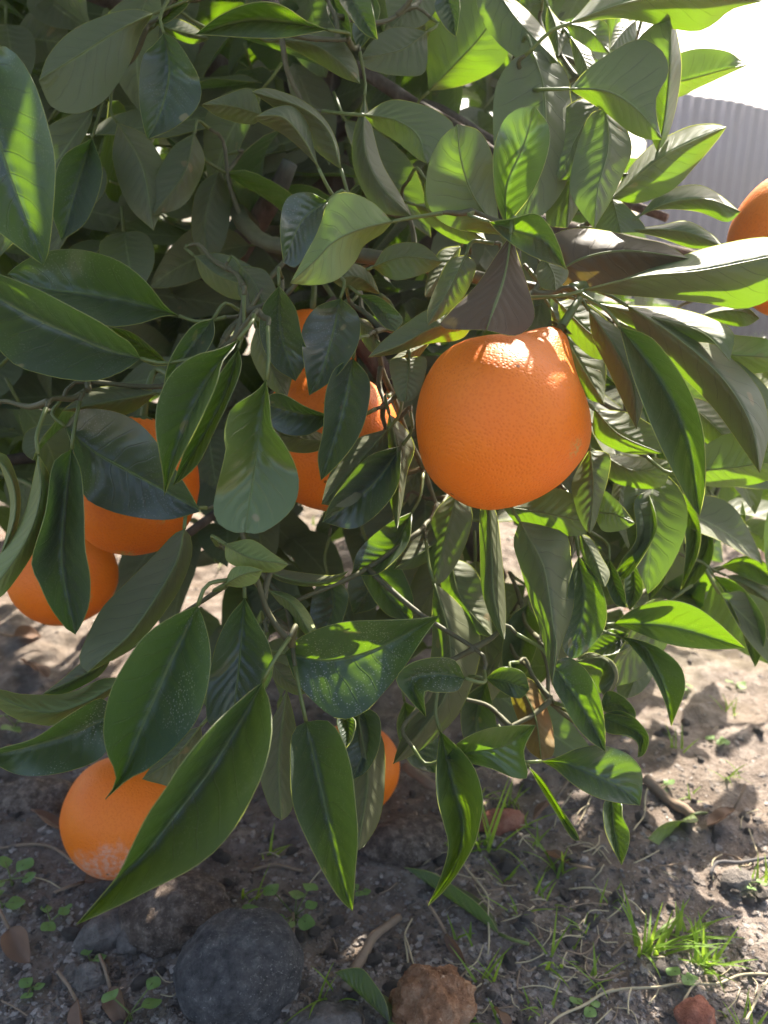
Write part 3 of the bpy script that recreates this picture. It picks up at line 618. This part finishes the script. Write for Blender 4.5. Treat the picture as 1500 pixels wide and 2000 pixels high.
([(1310,953),(1355,1020),(1355,1080),(1330,1152)],[(1346,974),(1368,1030),(1364,1080),(1346,1122)],[(1318,990),(1338,1050),(1336,1110)],.55,'u','leaf'),
([(1385,958),(1400,1010),(1390,1067)],[(1402,975),(1410,1010),(1402,1050)],[(1388,985),(1388,1030)],.60,'l','leaf'),
([(1235,1093),(1240,1150),(1230,1192)],[(1252,1120),(1254,1160)],[(1220,1120),(1220,1170)],.52,'u','leaf'),
([(1285,1058),(1290,1110),(1268,1172)],[(1304,1090),(1296,1140)],[(1270,1090),(1264,1140)],.55,'u','leaf'),
([(1190,1093),(1200,1140),(1223,1187)],[(1207,1120),(1220,1155)],[(1181,1130),(1199,1177)],.47,'u','leaf'),
([(1240,905),(1215,945),(1205,1010)],[(1240,950),(1225,1000)],[(1205,930),(1195,975)],.52,'l','leaf'),
]
for it in DATA: leaf(it[0], it[1], it[2], it[3], it[4], it[5])

# ------------------------------------------------------------------ oranges
ORG = []
def orange(px, py, d, r, aspect, tilt, label, mat='peel', neck=.0, spin=0.0, stem=True, lean=-.12):
    c = P(px, py, d); root = empty('orange', c); tag(root, label, 'orange', 'oranges on and under the tree')
    ORG.append((c, r*max(1, aspect)))
    ax = (UP*math.cos(tilt)+RT*math.sin(tilt)).normalized(); ax = (ax + FW*lean).normalized()
    q = ax.to_track_quat('Z', 'Y').to_matrix() @ Matrix.Rotation(spin, 3, 'Z')
    V, F = [], []; nu, nv = 72, 48
    for j in range(nv+1):
        th = math.pi*j/nv; z = math.cos(th); rr = math.sin(th)
        for i in range(nu):
            ph = 2*math.pi*i/nu; dr = Vector((rr*math.cos(ph), rr*math.sin(ph), z))
            k = 1 + .03*noise.noise(dr*1.5+Vector((px*.1, d, 0))) + .006*noise.noise(dr*5+Vector((px*.1, d, 0)))
            zz = z*aspect
            if neck and z > 0: k *= 1-neck*(z**2.0)*(rr**.9)*.55; zz += neck*.10*z**6
            dim = .05*math.exp(-(rr/.11)**2) if abs(z) > .8 else 0
            cr = .009*math.cos(ph*7+px)*math.exp(-((rr-.12)/.1)**2) if z > .6 else 0
            V.append(q @ Vector((dr.x*k*(1+cr), dr.y*k*(1+cr), zz*k - math.copysign(dim, z) + cr))*r)
    for j in range(nv):
        for i in range(nu):
            i2 = (i+1) % nu; F.append((j*nu+i, (j+1)*nu+i, (j+1)*nu+i2, j*nu+i2))
    mesh_obj('peel', V, F, M[mat], root)
    top = q @ Vector((0, 0, r*(aspect + neck*.10 - .045)))
    V, F = [], []; n = 20
    for k, (rr, zz) in enumerate(((.0, .0022), (.003, .002), (.0058, .0006))):
        for i in range(n):
            ph = 2*math.pi*i/n; s_ = 1+.28*math.cos(ph*5) if k == 2 else 1
            V.append(top + q @ Vector((rr*s_*math.cos(ph), rr*s_*math.sin(ph), zz)))
    for k in range(2):
        for i in range(n): i2 = (i+1) % n; F.append((k*n+i, (k+1)*n+i, (k+1)*n+i2, k*n+i2))
    mesh_obj('calyx', V, F, M['calyx'], root)
    if stem:
        near = min(SK, key=lambda s: (s[0]-(c+top+ax*.03)).length)[0]-c
        pth = crom([top, top+ax*.02, top+ax*.05+RT*.02+FW*.01, top+ax*.085+RT*.05+FW*.02], 14) if stem == 'up' else crom([top, top+ax*.014, top+ax*.032+FW*.012, near], 16) if stem != 'short' else crom([top, top+ax*.004, top+ax*.009+FW*.002], 5)
        V, F = tube(pth, [.0019+.0006*abs(2*i/len(pth)-1) for i in range(len(pth))], 8); mesh_obj('stem', V, F, M['petiole'], root)
    return root
orange(987, 808, .41, .0456, 1.13, R(33), 'large bright orange with freckled peel, hanging clear of the leaves, seen whole', neck=.85, lean=.06)
orange(262, 950, .475, .0385, 1.10, R(10), 'orange hanging behind a broad grey-green leaf, its underside showing above sunlit soil')
orange(122, 1118, .60, .0405, 1.0, R(-20), 'orange hanging low, half covered by a long dark drooping leaf')
orange(604, 700, .60, .036, 1.0, R(5), 'orange deep in the foliage, only slivers showing above a dark leaf')
orange(645, 858, .495, .0440, 1.03, R(-8), 'orange hanging behind several overlapping leaves beside a wavy-edged leaf')
orange(243, 1592, .585, .0445, .99, R(35), 'soiled orange lying on the ground, dusty white on its lower side', mat='peel_dirty', stem='short')
orange(692, 1500, .645, .037, 1.0, R(20), 'sunlit orange lying on the soil behind a two-tone hanging leaf', stem='short')
orange(240, 1180, .955, .028, 1.0, R(60), 'small fallen orange on sunlit soil far beneath the branches', stem='short')
orange(1578, 474, .475, .0455, 1.0, R(-10), 'orange above a long grey leaf, in front of the corrugated fence', stem='up')

# ------------------------------------------------------------------ more leaves deeper in the tree
def blade_template(L, W, droop, fold, tw, seed, nr=12, nh=3, low=False):
    rows = []
    for i in range(nr+1):
        t = i/nr; w = W*max(0, math.sin(math.pi*t**.8))**.8
        ang = droop*t; x = L*(math.sin(ang)/droop if abs(droop) > .01 else t); z = -L*((1-math.cos(ang))/droop if abs(droop) > .01 else 0)
        row = []
        for k in range(-nh, nh+1):
            q = k/nh; y = q*w*math.cos(fold); dz = abs(q)**1.3*w*math.sin(fold) + .05*W*abs(q)*math.sin(t*11+seed+k) 
            y2 = y*math.cos(tw*t)-dz*math.sin(tw*t); z2 = y*math.sin(tw*t)+dz*math.cos(tw*t)
            row.append(Vector((x, y2, z+z2)))
        rows.append(row)
    V, F, fm, uv = blade_mesh(rows); nc = 2*nh+1
    if not low:
        for col in (0, nc-1):
            nn = [Vector((0, 0, 1))]*(nr+1); add_margin(V, F, fm, uv, [i*nc+col for i in range(nr+1)], .0002, nn)
        nb, nf = len(V), len(F)
        tube([Vector((-.022, .002, .006)), Vector((-.01, .001, .002)), Vector((0, 0, 0))], .0012, 6, V, F)
        uv += [(.5, .5)]*(len(V)-nb); fm += [2]*(len(F)-nf)
    return V, F, fm, uv
TPL = []
for k in range(14):
    V, F, fm, uv = blade_template(U(.075, .12), U(.018, .026), U(-.2, 1.1), U(.05, .55), U(-.5, .5), k)
    me = bpy.data.meshes.new('leaf'); me.from_pydata([tuple(v) for v in V], [], F)
    for m in (M['leaf'], M['rim'], M['petiole']): me.materials.append(m)
    me.polygons.foreach_set('material_index', fm); me.polygons.foreach_set('use_smooth', [True]*len(F))
    ul = me.uv_layers.new(name='UVMap'); ul.data.foreach_set('uv', [c for p in me.polygons for vi in p.vertices for c in uv[vi]])
    TPL.append(me)
def rand_rot(face=None):
    az = U(0, 2*math.pi) if face is None else face
    d = Vector((math.cos(az), math.sin(az), U(-1.3, .25))).normalized()
    up = (Vector((0, 0, 1)) - .55*Vector((0, 1, 0)) + .8*Vector((U(-1, 1), U(-1, 1), U(-1, 1)))).normalized()
    y = up.cross(d)
    if y.length < .05: y = d.cross(Vector((1, 0, 0)))
    y.normalize(); z = d.cross(y)
    return Matrix((d, y, z)).transposed()
def clear_of_oranges(p, m=.055):
    for c, r in ORG:
        if (p-c).length < r+m: return False
        v, w = p-CP, c-CP
        if v.length < w.length and (v.normalized()*w.length-w).length < r+.06: return False
    return True
def in_mask(x, y):
    if x > 1330 and y < 640: return False
    if x > 1180 and y < 330: return False
    if 1180 < x < 1290 and 330 < y < 480: return False
    if y > 1330 and x > 760: return False
    if x > 1230 and y > 1180: return False
    if y > 1240 and x < 560: return False
    if x < 330 and y > 1000: return False
    return y < 1450
HOLES = [(Vector((-.36, 1.0, 0)), 1), (Vector((-.29, .95, 0)), 1), (Vector((-.33, 1.12, 0)), 1), (P(740, 1275, .4), .5), (P(670, 1380, .4), .4), (P(690, 1570, .37), .5), (P(1100, 1130, .42), .4), (P(900, 1330, .39), .4), (P(870, 1600, .41), .4)]   # gaps cut in the foliage so sun reaches soil and front leaves
def in_hole(p, r=.10):
    for h, sc in HOLES:
        v = p-h; t = v.dot(SDIR)
        if t > 0 and (v-SDIR*t).length < r*sc: return True
    return False
cnt = 0; tries = 0
while cnt < 128 and tries < 9000:
    tries += 1
    x, y = U(-120, 1560), U(-80, 1450)
    if not in_mask(x, y): continue
    d = U(.51, .74); p = P(x, y, d)
    if p.z < .10 or not clear_of_oranges(p) or in_hole(p, .19): continue
    o = bpy.data.objects.new('leaf', rnd.choice(TPL)); C.objects.link(o); o.parent = tree
    m = rand_rot(); o.matrix_local = Matrix.Translation(p-T0) @ m.to_4x4(); cnt += 1
# the rest of the crown, too many to tell apart
def leaf_mass(pts_rots, name):
    V, F, fm, uv = [], [], [], []
    tp = [blade_template(U(.08, .12), U(.019, .026), U(0, 1.0), U(.05, .5), U(-.4, .4), k, 6, 1, True) for k in range(8)]
    for p, m in pts_rots:
        tv, tf, tm, tu = rnd.choice(tp); b = len(V)
        V += [m @ v + p for v in tv]; F += [tuple(b+i for i in f) for f in tf]; uv += tu
    o = mesh_obj(name, V, F, M['leaf'], tree, (0, 0, 0), None, True, uv); o['kind'] = 'stuff'; return o
mass = []
while len(mass) < 70:                                   # leaves added behind the front ones, centre right, as shade
    x, y, d = U(840, 1230), U(150, 760), U(.49, .63)
    p = P(x, y, d)
    if not in_mask(x, y) or not clear_of_oranges(p, .05) or in_hole(p, .27): continue
    mass.append((p-T0, rand_rot()))
leaf_mass(mass, 'middle_shade_foliage')
mass = []
while len(mass) < 1700:                                  # inside and behind, low
    x, y, d = U(-250, 1500), U(-150, 1330), U(.64, 1.35)
    if not in_mask(x, y): continue
    p = P(x, y, d)
    if p.z < .14 or p.z > 1.0 or not clear_of_oranges(p): continue
    if p.x > .30 and (p.z > .44 or rnd.random() < .75 or p.x > .6): continue
    if in_hole(p, .17): continue
    mass.append((p-T0, rand_rot()))
leaf_mass(mass, 'inner_foliage')
mass = []
while len(mass) < 2000:                                 # the crown above the frame, shaped to shade left and centre
    p = Vector((U(-1.0, 1.0), U(.35, 1.85), U(.62, 1.85)))
    c = Vector((.0, 1.0, 1.0)); q = p-c
    if (q.x/.95)**2+(q.y/.8)**2+(q.z/.8)**2 > 1: continue
    if p.x-SDIR.x/SDIR.z*(p.z-.5) > .04+U(-.06, .06): continue
    v = p-CP; dd = v.dot(FW)
    if dd > 0:
        px = 750+v.dot(RT)/dd*FPX; py = 1000-v.dot(UP)/dd*FPX
        if -60 < py < 2100 and -60 < px < 1600 and (dd < .7 or px > 1000): continue
    if p.y < .42 or in_hole(p, .2): continue
    mass.append((p-T0, rand_rot()))
leaf_mass(mass, 'shade_crown_foliage')
limb('branch', [a3, (-.3, .9, .95), (-.5, .85, 1.1)], .012, .005); limb('branch', [a3, (.0, 1.0, 1.1), (.1, 1.1, 1.3)], .013, .005); limb('branch', [a3, (-.15, 1.15, 1.1), (-.2, 1.35, 1.2)], .012, .005)

# ------------------------------------------------------------------ things on the soil
def stone(px, py, rad, mat, label, seed, rz=0.0, sink=.35, rough=.16, name='stone', freq=1.4, sub=4, group=None):
    g = G(px, py); V, F = blob(rad, seed, sub, rough, freq)
    o = mesh_obj(name, V, F, M[mat], None, (g.x, g.y, g.z + rad[2]*(1-2*sink)))
    o.rotation_euler = (0, 0, rz); tag(o, label, 'clod' if name == 'soil_clod' else 'stone', group); return o
stone(470, 1915, (.040, .037, .032), 'black_stone', 'rounded blackish stone flecked with white, largest on the soil', 1.0, .3, .25, .13, freq=1.1, sub=5)
stone(345, 1792, (.036, .030, .024), 'brown_stone', 'crumbly brown stone under the tip of the long leaf', 2.0, .2, .3, .16, freq=2.0, sub=5)
stone(845, 1972, (.0245, .022, .023), 'clod', 'lumpy reddish-orange clod beside the forked straws', 3.3, .2, .22, .26, freq=2.6, sub=5)
stone(205, 1815, (.020, .014, .011), 'grey_stone', 'flat grey stone below the tip of the long leaf', 4.1, .5, .3, .2)
stone(255, 1835, (.010, .009, .008), 'grey_stone', 'small dark grey stone wedged beside the crumbly brown stone', 4.7, .1, .3, .25)
stone(178, 1905, (.010, .008, .008), 'grey_stone', 'pale lump of stone, one of a touching pair', 5.3, .4, .3, .3)
stone(146, 1897, (.009, .008, .007), 'grey_stone', 'grey knobbly stone touching a paler lump', 5.9, .9, .3, .3)
stone(1360, 1985, (.013, .010, .009), 'brick', 'chip of red stone among dry straw', 6.3, .6, .3, .25)
stone(800, 1640, (.035, .022, .018), 'brown_stone', 'dark brown rock in front of the sunlit fallen orange', 7.7, .2, .35, .2, freq=1.8)
stone(60, 1560, (.040, .022, .016), 'brown_stone', 'mossy tan rock in shade left of the soiled orange', 8.2, .1, .4, .2, freq=2.2)
stone(975, 1600, (.022, .012, .008), 'brick', 'reddish flat stone lying in sunlight behind the grass', 8.9, .3, .3, .2)
stone(1440, 1725, (.014, .009, .007), 'grey_stone', 'pale stone by the grey wire-like stem', 9.4, .3, .35, .2)
stone(640, 1990, (.022, .012, .008), 'grey_stone', 'flat pinkish-grey stone beside the upright fallen leaf', 9.9, .1, .3, .2)
PB = []
for k in range(9):
    V, F = blob((1, U(.75, 1), U(.55, .8)), 20+k*1.3, 2, .6, 1.5)
    me = bpy.data.meshes.new('pebble'); me.from_pydata([tuple(v) for v in V], [], F); me.materials.append(M['grey_stone'])
    me.polygons.foreach_set('use_smooth', [k % 3 == 0]*len(F)); PB.append(me)
for k in range(170):
    px, py = U(-30, 1530), U(1380, 2020)
    if px < 560 and py < 1560: continue
    g = G(px, py); r = U(.0028, .0062)*(1.35 if rnd.random() < .12 else 1)
    o = bpy.data.objects.new('pebble', rnd.choice(PB)); C.objects.link(o)
    o.location = (g.x, g.y, g.z+r*.25); o.scale = (r, r*U(.7, 1), r*U(.7, 1)); o.rotation_euler = (U(-.3, .3), U(-.3, .3), U(0, 6))
    tag(o, 'small angular grey pebble lying loose on the soil', 'pebble', 'loose pebbles on the soil')
V, F = [], []                                           # crumbs and gravel
tmpl = [blob((1, U(.5, .9), U(.4, .8)), 40+k, 1, 1.0, 1.9) for k in range(16)]
for k in range(19000):
    if k < 14000: px, py = U(-60, 1560), 1250 + 780*math.sqrt(U(0, 1)); g = G(px, py)
    else:
        x, y = U(-.8, 1.4), U(.75, 2.2); g = Vector((x, y, ground_h(x, y)))
    r = .0008 + .0026*U(0, 1)**2.2; tv, tf = rnd.choice(tmpl); b = len(V)
    if k >= 14000: r *= 1.8
    an = U(0, 6.28); ca, sa = math.cos(an), math.sin(an); sq = U(.6, 1)
    V += [Vector(((v.x*ca-v.y*sa)*r, (v.x*sa+v.y*ca)*r, v.z*r*sq)) + g for v in tv]; F += [tuple(b+i for i in f) for f in tf]
gv = mesh_obj('gravel', V, F, M['gravel'], None, (0, 0, 0), None, False); gv['kind'] = 'stuff'
tag(gv, 'loose crumbs of soil and fine gravel', 'gravel')

def ground_tube(name, pts, r, mat, label, cat, group=None, lift=.003, n=18, r1=None):
    q = [G(*p[:2]) + Vector((0, 0, lift + (p[2] if len(p) > 2 else 0))) for p in pts]
    path = crom(q, n); o0 = path[0].copy()
    path = [p + .0022*Vector((noise.noise(p*40), noise.noise(p*40+Vector((9, 0, 0))), 0)) for p in path]
    k_ = .62 if mat in ('straw', 'grey_stem') else 1
    V, F = tube([p-o0 for p in path], [k_*(r+((r1 or r)-r)*i/n)*(1+.25*noise.noise(path[i]*160)) for i in range(n+1)], 7)
    return tag(mesh_obj(name, V, F, M[mat], None, o0), label, cat, group)
ground_tube('stick', [(678, 1925), (705, 1870), (735, 1820), (778, 1780)], .0038, 'dry_stick', 'brown bent stick lying between the dark stone and the reddish clod', 'stick', lift=.004, r1=.0028)
ground_tube('straw', [(800, 1900), (793, 1850), (790, 1810), (805, 1780)], .0011, 'straw', 'forked pale straw standing above the reddish clod', 'straw')
ground_tube('straw', [(790, 1815), (800, 1850), (810, 1882)], .001, 'straw', 'short side fork of the pale straw above the reddish clod', 'straw')
ground_tube('straw', [(1070, 2000), (1100, 1975), (1190, 1930), (1300, 1925), (1400, 1912), (1450, 1903), (1520, 1905)], .0013, 'straw', 'longest pale straw, running level below the grass tufts', 'straw', lift=.006, n=30)
ground_tube('straw', [(1322, 1975), (1350, 1945), (1368, 1920)], .0012, 'straw', 'short slanting straw meeting the longest straw', 'straw', lift=.006)
ground_tube('straw', [(1455, 2000), (1480, 1955), (1505, 1915)], .0014, 'straw', 'whitish straw slanting steeply across the soil by the red chip', 'straw', lift=.007)
ground_tube('straw', [(1230, 1975), (1232, 1940), (1234, 1930)], .001, 'straw', 'tiny upright straw below the longest straw', 'straw', lift=.006)
ground_tube('straw', [(1110, 1720), (1160, 1730), (1230, 1760), (1262, 1790)], .001, 'straw', 'thin straw pointing at the larger grass tuft', 'straw', lift=.005)
ground_tube('dry_stem', [(1385, 1715), (1400, 1695), (1450, 1687), (1520, 1684)], .0019, 'grey_stem', 'grey wiry stem hooked at one end on bare soil', 'stem', lift=.006)
ground_tube('stick', [(1255, 1530), (1300, 1560), (1340, 1585), (1352, 1598)], .0042, 'dry_stick', 'brown stick ending beside the pale fallen leaf', 'stick', lift=.005)
ground_tube('straw', [(1262, 1555), (1255, 1600), (1238, 1635)], .001, 'straw', 'thin curved straw between the stick and the dark hanging leaf', 'straw', lift=.006)
ground_tube('root', [(490, 1690), (540, 1680), (590, 1682)], .0013, 'dry_stick', 'thin reddish root beside the hanging dark leaf', 'root')
ground_tube('root', [(0, 1662), (70, 1655), (120, 1668), (160, 1700)], .0011, 'dry_stick', 'thin pale root in shade left of the soiled orange', 'root')
ground_tube('straw', [(905, 1690), (930, 1730), (952, 1770), (955, 1860)], .0011, 'straw', 'thin straw bending over the green fallen leaf', 'straw', lift=.008)
ground_tube('straw', [(810, 1605), (820, 1640), (835, 1670)], .0016, 'dry_stick', 'peeling strip of bark by the dark brown rock', 'bark strip', lift=.014)
ground_tube('stick', [(790, 1515), (840, 1545), (880, 1552)], .0045, 'dry_stick', 'thick sunlit stick beside the fallen orange', 'stick', lift=.012)
for k in range(135):
    px, py = U(-20, 1520), U(1560, 2010)
    if k > 60: px, py = U(880, 1230), U(1540, 2010)
    L = U(25, 90); an = U(0, 3.14); bx = U(-18, 18)
    ground_tube('straw', [(px, py), (px+L*.5*math.cos(an)-bx*math.sin(an), py+.5*L*math.sin(an)*.7+bx*math.cos(an)), (px+L*math.cos(an), py+L*math.sin(an)*.7)],
                U(.0004, .0008), rnd.choice(['straw', 'straw', 'dry_stick']), 'short thin bit of dry straw lying on the soil', 'straw', 'bits of straw on the soil', lift=U(.002, .005), n=8)

def flat_leaf(base, tip, wid, mat, label, seed, lift=.006, roll=0.0, fold=.35, name='fallen_leaf', arch=.0, group=None):
    b = G(*base)+Vector((0, 0, lift)); t = G(*tip)+Vector((0, 0, lift*.6)); L = (t-b).length
    V, F, fm, uv = blade_template(L, wid, -arch, fold, roll*.4, seed, 14, 4)
    d = (t-b).normalized(); y = Vector((0, 0, 1)).cross(d).normalized(); z = d.cross(y)
    m = Matrix((d, y, z)).transposed() @ Matrix.Rotation(roll, 3, 'X')
    V = [m @ v for v in V]
    if mat == 'dead_leaf': V = [v + .004*Vector((0, 0, noise.noise((v+b)*70))) for v in V]
    rim = M['dead_leaf'] if mat == 'dead_leaf' else M['rim']; pt = M['dry_stick'] if mat == 'dead_leaf' else M['petiole']
    return tag(mesh_obj(name, V, F, [M[mat], rim, pt], None, b, fm, True, uv), label, 'leaf', group)
flat_leaf((1352, 1602), (1263, 1655), .016, 'leaf_young', 'pale green leaf lying on the soil by a brown stick', 1, .010, math.pi+.5)
flat_leaf((975, 1822), (790, 1692), .013, 'leaf', 'green leaf lying folded along the soil under the bluish hanging leaf', 2, .008, .7, .9)
flat_leaf((760, 2010), (655, 1915), .016, 'leaf', 'curled green leaf standing on edge between the dark stone and the reddish clod', 3, .016, 1.0, .7)
DEAD = ['curled brown dead leaf on shaded soil, just left of the soiled orange', 'brown dead leaf tucked against the underside of the soiled orange', 'dead brown leaf standing up beside the bright pale green seedling',
        'dead brown leaf propped between the dark stone and the bright pale seedling', 'broad brown dead leaf lying by the low green sprout', 'brown dead leaf on the mossy tan rock',
        'dark brown dead leaf right beside the reddish-orange clod', 'crisp brown dead leaf next to the pale fallen leaf', 'brown dead leaf in sun under the dark thin curled hanging leaf', 'narrow brown dead leaf between the round-leaved weed and the dark stone',
        'brown dead leaf on shaded soil under the pale band-like leaf', 'dead leaf lying above the yellow-green seedling in shade', 'brown dead leaf below the half-covered low orange', 'brown dead leaf beside the thin sunlit grass', 'small narrow brown dead leaf above the forked straw']
for k, (bx, by, tx, ty, w, r_) in enumerate([(130,1640,60,1612,.012,.5),(165,1735,240,1690,.010,.7),(150,1960,175,2010,.012,.9),(215,1930,240,2005,.011,.4),(20,1830,60,1880,.014,.3),(70,1500,10,1470,.014,.5),
        (990,2010,960,1965,.010,.7),(1430,1600,1390,1640,.014,.5),(1080,1575,1040,1600,.012,.6),(570,1840,560,1885,.007,.9),(95,1330,40,1290,.016,.5),(130,1420,175,1380,.014,.7),(30,1260,90,1240,.016,.4),(1110,1690,1060,1660,.012,.5),(870,1830,910,1880,.006,.8)]):
    flat_leaf((bx, by), (tx, ty), w*.72, 'dead_leaf', DEAD[k], 30+k, .008, r_, .6, 'dead_leaf', U(-.6, .6), 'dead leaves on the soil')
for k in range(45):
    x, y = U(-.7, 1.2), U(.7, 2.0); px = (x, y)
    V, F, fm, uv = blade_template(U(.03, .07), U(.008, .018), U(-.8, .8), U(.1, .7), U(-.6, .6), 60+k, 8, 2, True)
    m = Matrix.Rotation(U(0, 6.28), 3, 'Z') @ Matrix.Rotation(U(-.6, .6), 3, 'X')
    tag(mesh_obj('dead_leaf', [m @ v for v in V], F, M['dead_leaf'], None, (x, y, ground_h(x, y)+.010), None, True, uv), 'dry brown leaf among the litter beyond the tree', 'leaf', 'leaf litter beyond the tree')

# grass: narrow folded blades
def blade(V, F, base, d, L, w, bend):
    b = len(V); side = d.cross(Vector((0, 0, 1)))
    side = side.normalized() if side.length > .01 else Vector((1, 0, 0))
    hd = Vector((d.x, d.y, 0)); n = 6
    for i in range(n+1):
        t = i/n; p = base + d*L*t + (hd*bend - Vector((0, 0, abs(bend)*.9)))*L*t*t; ww = w*(1-t)**.7
        V += [p-side*ww+Vector((0, 0, ww*.4)), p, p+side*ww+Vector((0, 0, ww*.4))]
    for i in range(n):
        for k in range(2): F.append((b+i*3+k, b+i*3+k+1, b+(i+1)*3+k+1, b+(i+1)*3+k))
def tuft(px, py, n, L, spread, label, w=.0013, lean=0.0, group=None):
    g = G(px, py); root = empty('grass_tuft', g); tag(root, label, 'grass', group)
    for k in range(n):
        V, F = [], []; az = U(0, 6.28); e = U(.15, 1)*spread
        d = Vector((math.cos(az)*e+lean, math.sin(az)*e, 1)).normalized(); b0 = Vector((U(-.008, .008), U(-.005, .005), -.002))
        blade(V, F, b0, d, L*U(.55, 1.1), w*U(.7, 1.2), U(.05, .5)); mesh_obj('blade', V, F, M['grass'], root)
tuft(1268, 1838, 26, .052, .9, 'larger bright green grass tuft growing out of gravelly soil', .0016, .35)
tuft(1335, 1820, 16, .036, 1.1, 'low splayed grass growing right beside the larger tuft', .0014, .3)
tuft(1375, 1872, 24, .034, 1.0, 'smaller bright green grass tuft next to the longest straw', .0014, .35)
tuft(955, 1640, 9, .08, .8, 'tall sparse grass behind the bluish hanging leaf', .0016, .25)
tuft(1085, 1690, 9, .045, 1.0, 'thin sunlit grass left of the dark hanging leaf', .0013, .1)
tuft(485, 1740, 6, .035, 1.0, 'small pale grass seedling beside the long leaf', .0012, .3)
tuft(1090, 1870, 7, .04, 1.2, 'loose bent grass blades on sunlit soil', .0014, .0)
tuft(530, 1650, 5, .03, 1.0, 'short yellow-green grass under the two-tone hanging leaf', .0016, .4)
tuft(890, 1650, 7, .04, 1.2, 'bright grass beside the dark brown rock', .0016, .1)
for k, (px, py) in enumerate([(1430,1520),(1350,1555),(1480,1730),(900,1830),(955,1900),(1230,1440),(1320,1470),(1060,1960),(1420,1380),(640,1940),(1020,1600),(1130,1800),(1450,1990),(980,1700),(1010,1780),(1130,1850),(1050,1640),(1000,1560),(1180,1760),(930,1560),(1060,1740),(960,1980),(1160,1900)]):
    tuft(px, py, 6, U(.018, .038), 1.3, 'small sprig of grass scattered on the soil', .0011, 0, 'scattered grass sprigs')
V, F = [], []                                            # far weeds, beyond counting
for k in range(2600):
    x, y = U(-.6, 3.2), U(1.05, 4.2); 
    if noise.noise(Vector((x*2.2, y*2.2, 3))) < -.05: continue
    az = U(0, 6.28); d = Vector((math.cos(az)*.8, math.sin(az)*.8, 1)).normalized()
    blade(V, F, Vector((x, y, ground_h(x, y)-.002)), d, U(.02, .06), U(.0015, .003), U(.1, .6))
wd = mesh_obj('ground_weeds', V, F, M['grass']); wd['kind'] = 'stuff'; tag(wd, 'thin scattered weeds beyond the tree', 'weeds')

# broad-leaved seedlings
def seedling(px, py, n, rl, h, label, group=None):
    g = G(px, py); root = empty('weed_seedling', g); tag(root, label, 'weed', group)
    for k in range(n):
        az = k*2.4+U(-.4, .4); out = U(.5, 1.2)*h; top = Vector((math.cos(az)*out, math.sin(az)*out, h*U(.5, 1)))
        V, F = tube(crom([Vector((0, 0, -.002)), Vector((0, 0, h*.4)), top], 5), .00055, 5); mesh_obj('stem', V, F, M['petiole'], root)
        V, F = [top], []; nn = 14; r = rl*U(.75, 1.1); ta = U(-.5, .5); tb = U(-.5, .2)
        for i in range(nn):
            a = 2*math.pi*i/nn; q = Vector((math.cos(a+az)*r*(1+.22*math.cos(a)), math.sin(a+az)*r, 0))
            V.append(top + q + Vector((0, 0, q.x*ta+q.y*tb + .15*r*math.cos(3*a))))
        for i in range(nn): F.append((0, 1+i, 1+(i+1) % nn))
        mesh_obj('leaf', V, F, M['weed'], root)
seedling(575, 1785, 8, .0058, .020, 'clump of round-leaved green weed beside the dark stone')
seedling(505, 1790, 2, .0078, .008, 'single dark round weed leaf above the dark stone')
seedling(255, 1985, 4, .0058, .016, 'bright pale green seedling at the foot of the stone slope left of the dark stone')
seedling(100, 1805, 4, .0048, .012, 'little weed seedling touching the tip of the long leaf')
seedling(25, 1735, 5, .0058, .014, 'leafy green seedling on shaded soil left of the soiled orange')
seedling(5, 1775, 2, .0075, .008, 'broad weed leaf just below the leafy seedling')
seedling(175, 1868, 2, .0042, .006, 'tiny green sprout on the touching pair of stones')
seedling(60, 1920, 3, .0048, .006, 'low green sprout on bare gritty soil')
seedling(30, 1420, 4, .0085, .016, 'yellow-green seedling under the pale band-like leaf')
for k, (px, py) in enumerate([(700,1725),(1150,1950),(1335,1910),(1460,1735),(1290,1540),(1400,1450),(1330,1345),(1440,1330)]):
    seedling(px, py, 3, .0042, .007, 'tiny green sprout scattered on the soil', 'scattered sprouts')

# ------------------------------------------------------------------ thin scattering volume added to imitate veiling lens glare
hz = N('veil_haze_volume'); vol = hz.n('ShaderNodeVolumePrincipled', i={'Color': (.96, .97, 1.0, 1), 'Density': HAZE, 'Anisotropy': .55}).outputs[0]
hz.t.links.new(vol, hz.out.inputs['Volume'])
bx = [(x, y, z) for x in (-3.5, 9.5) for y in (-1.5, 11.5) for z in (-1.1, 2.1)]
hb = mesh_obj('veil_haze', bx, [(0, 1, 3, 2), (4, 6, 7, 5), (0, 4, 5, 1), (2, 3, 7, 6), (0, 2, 6, 4), (1, 5, 7, 3)], hz.m, smooth=False)
hb['kind'] = 'stuff'
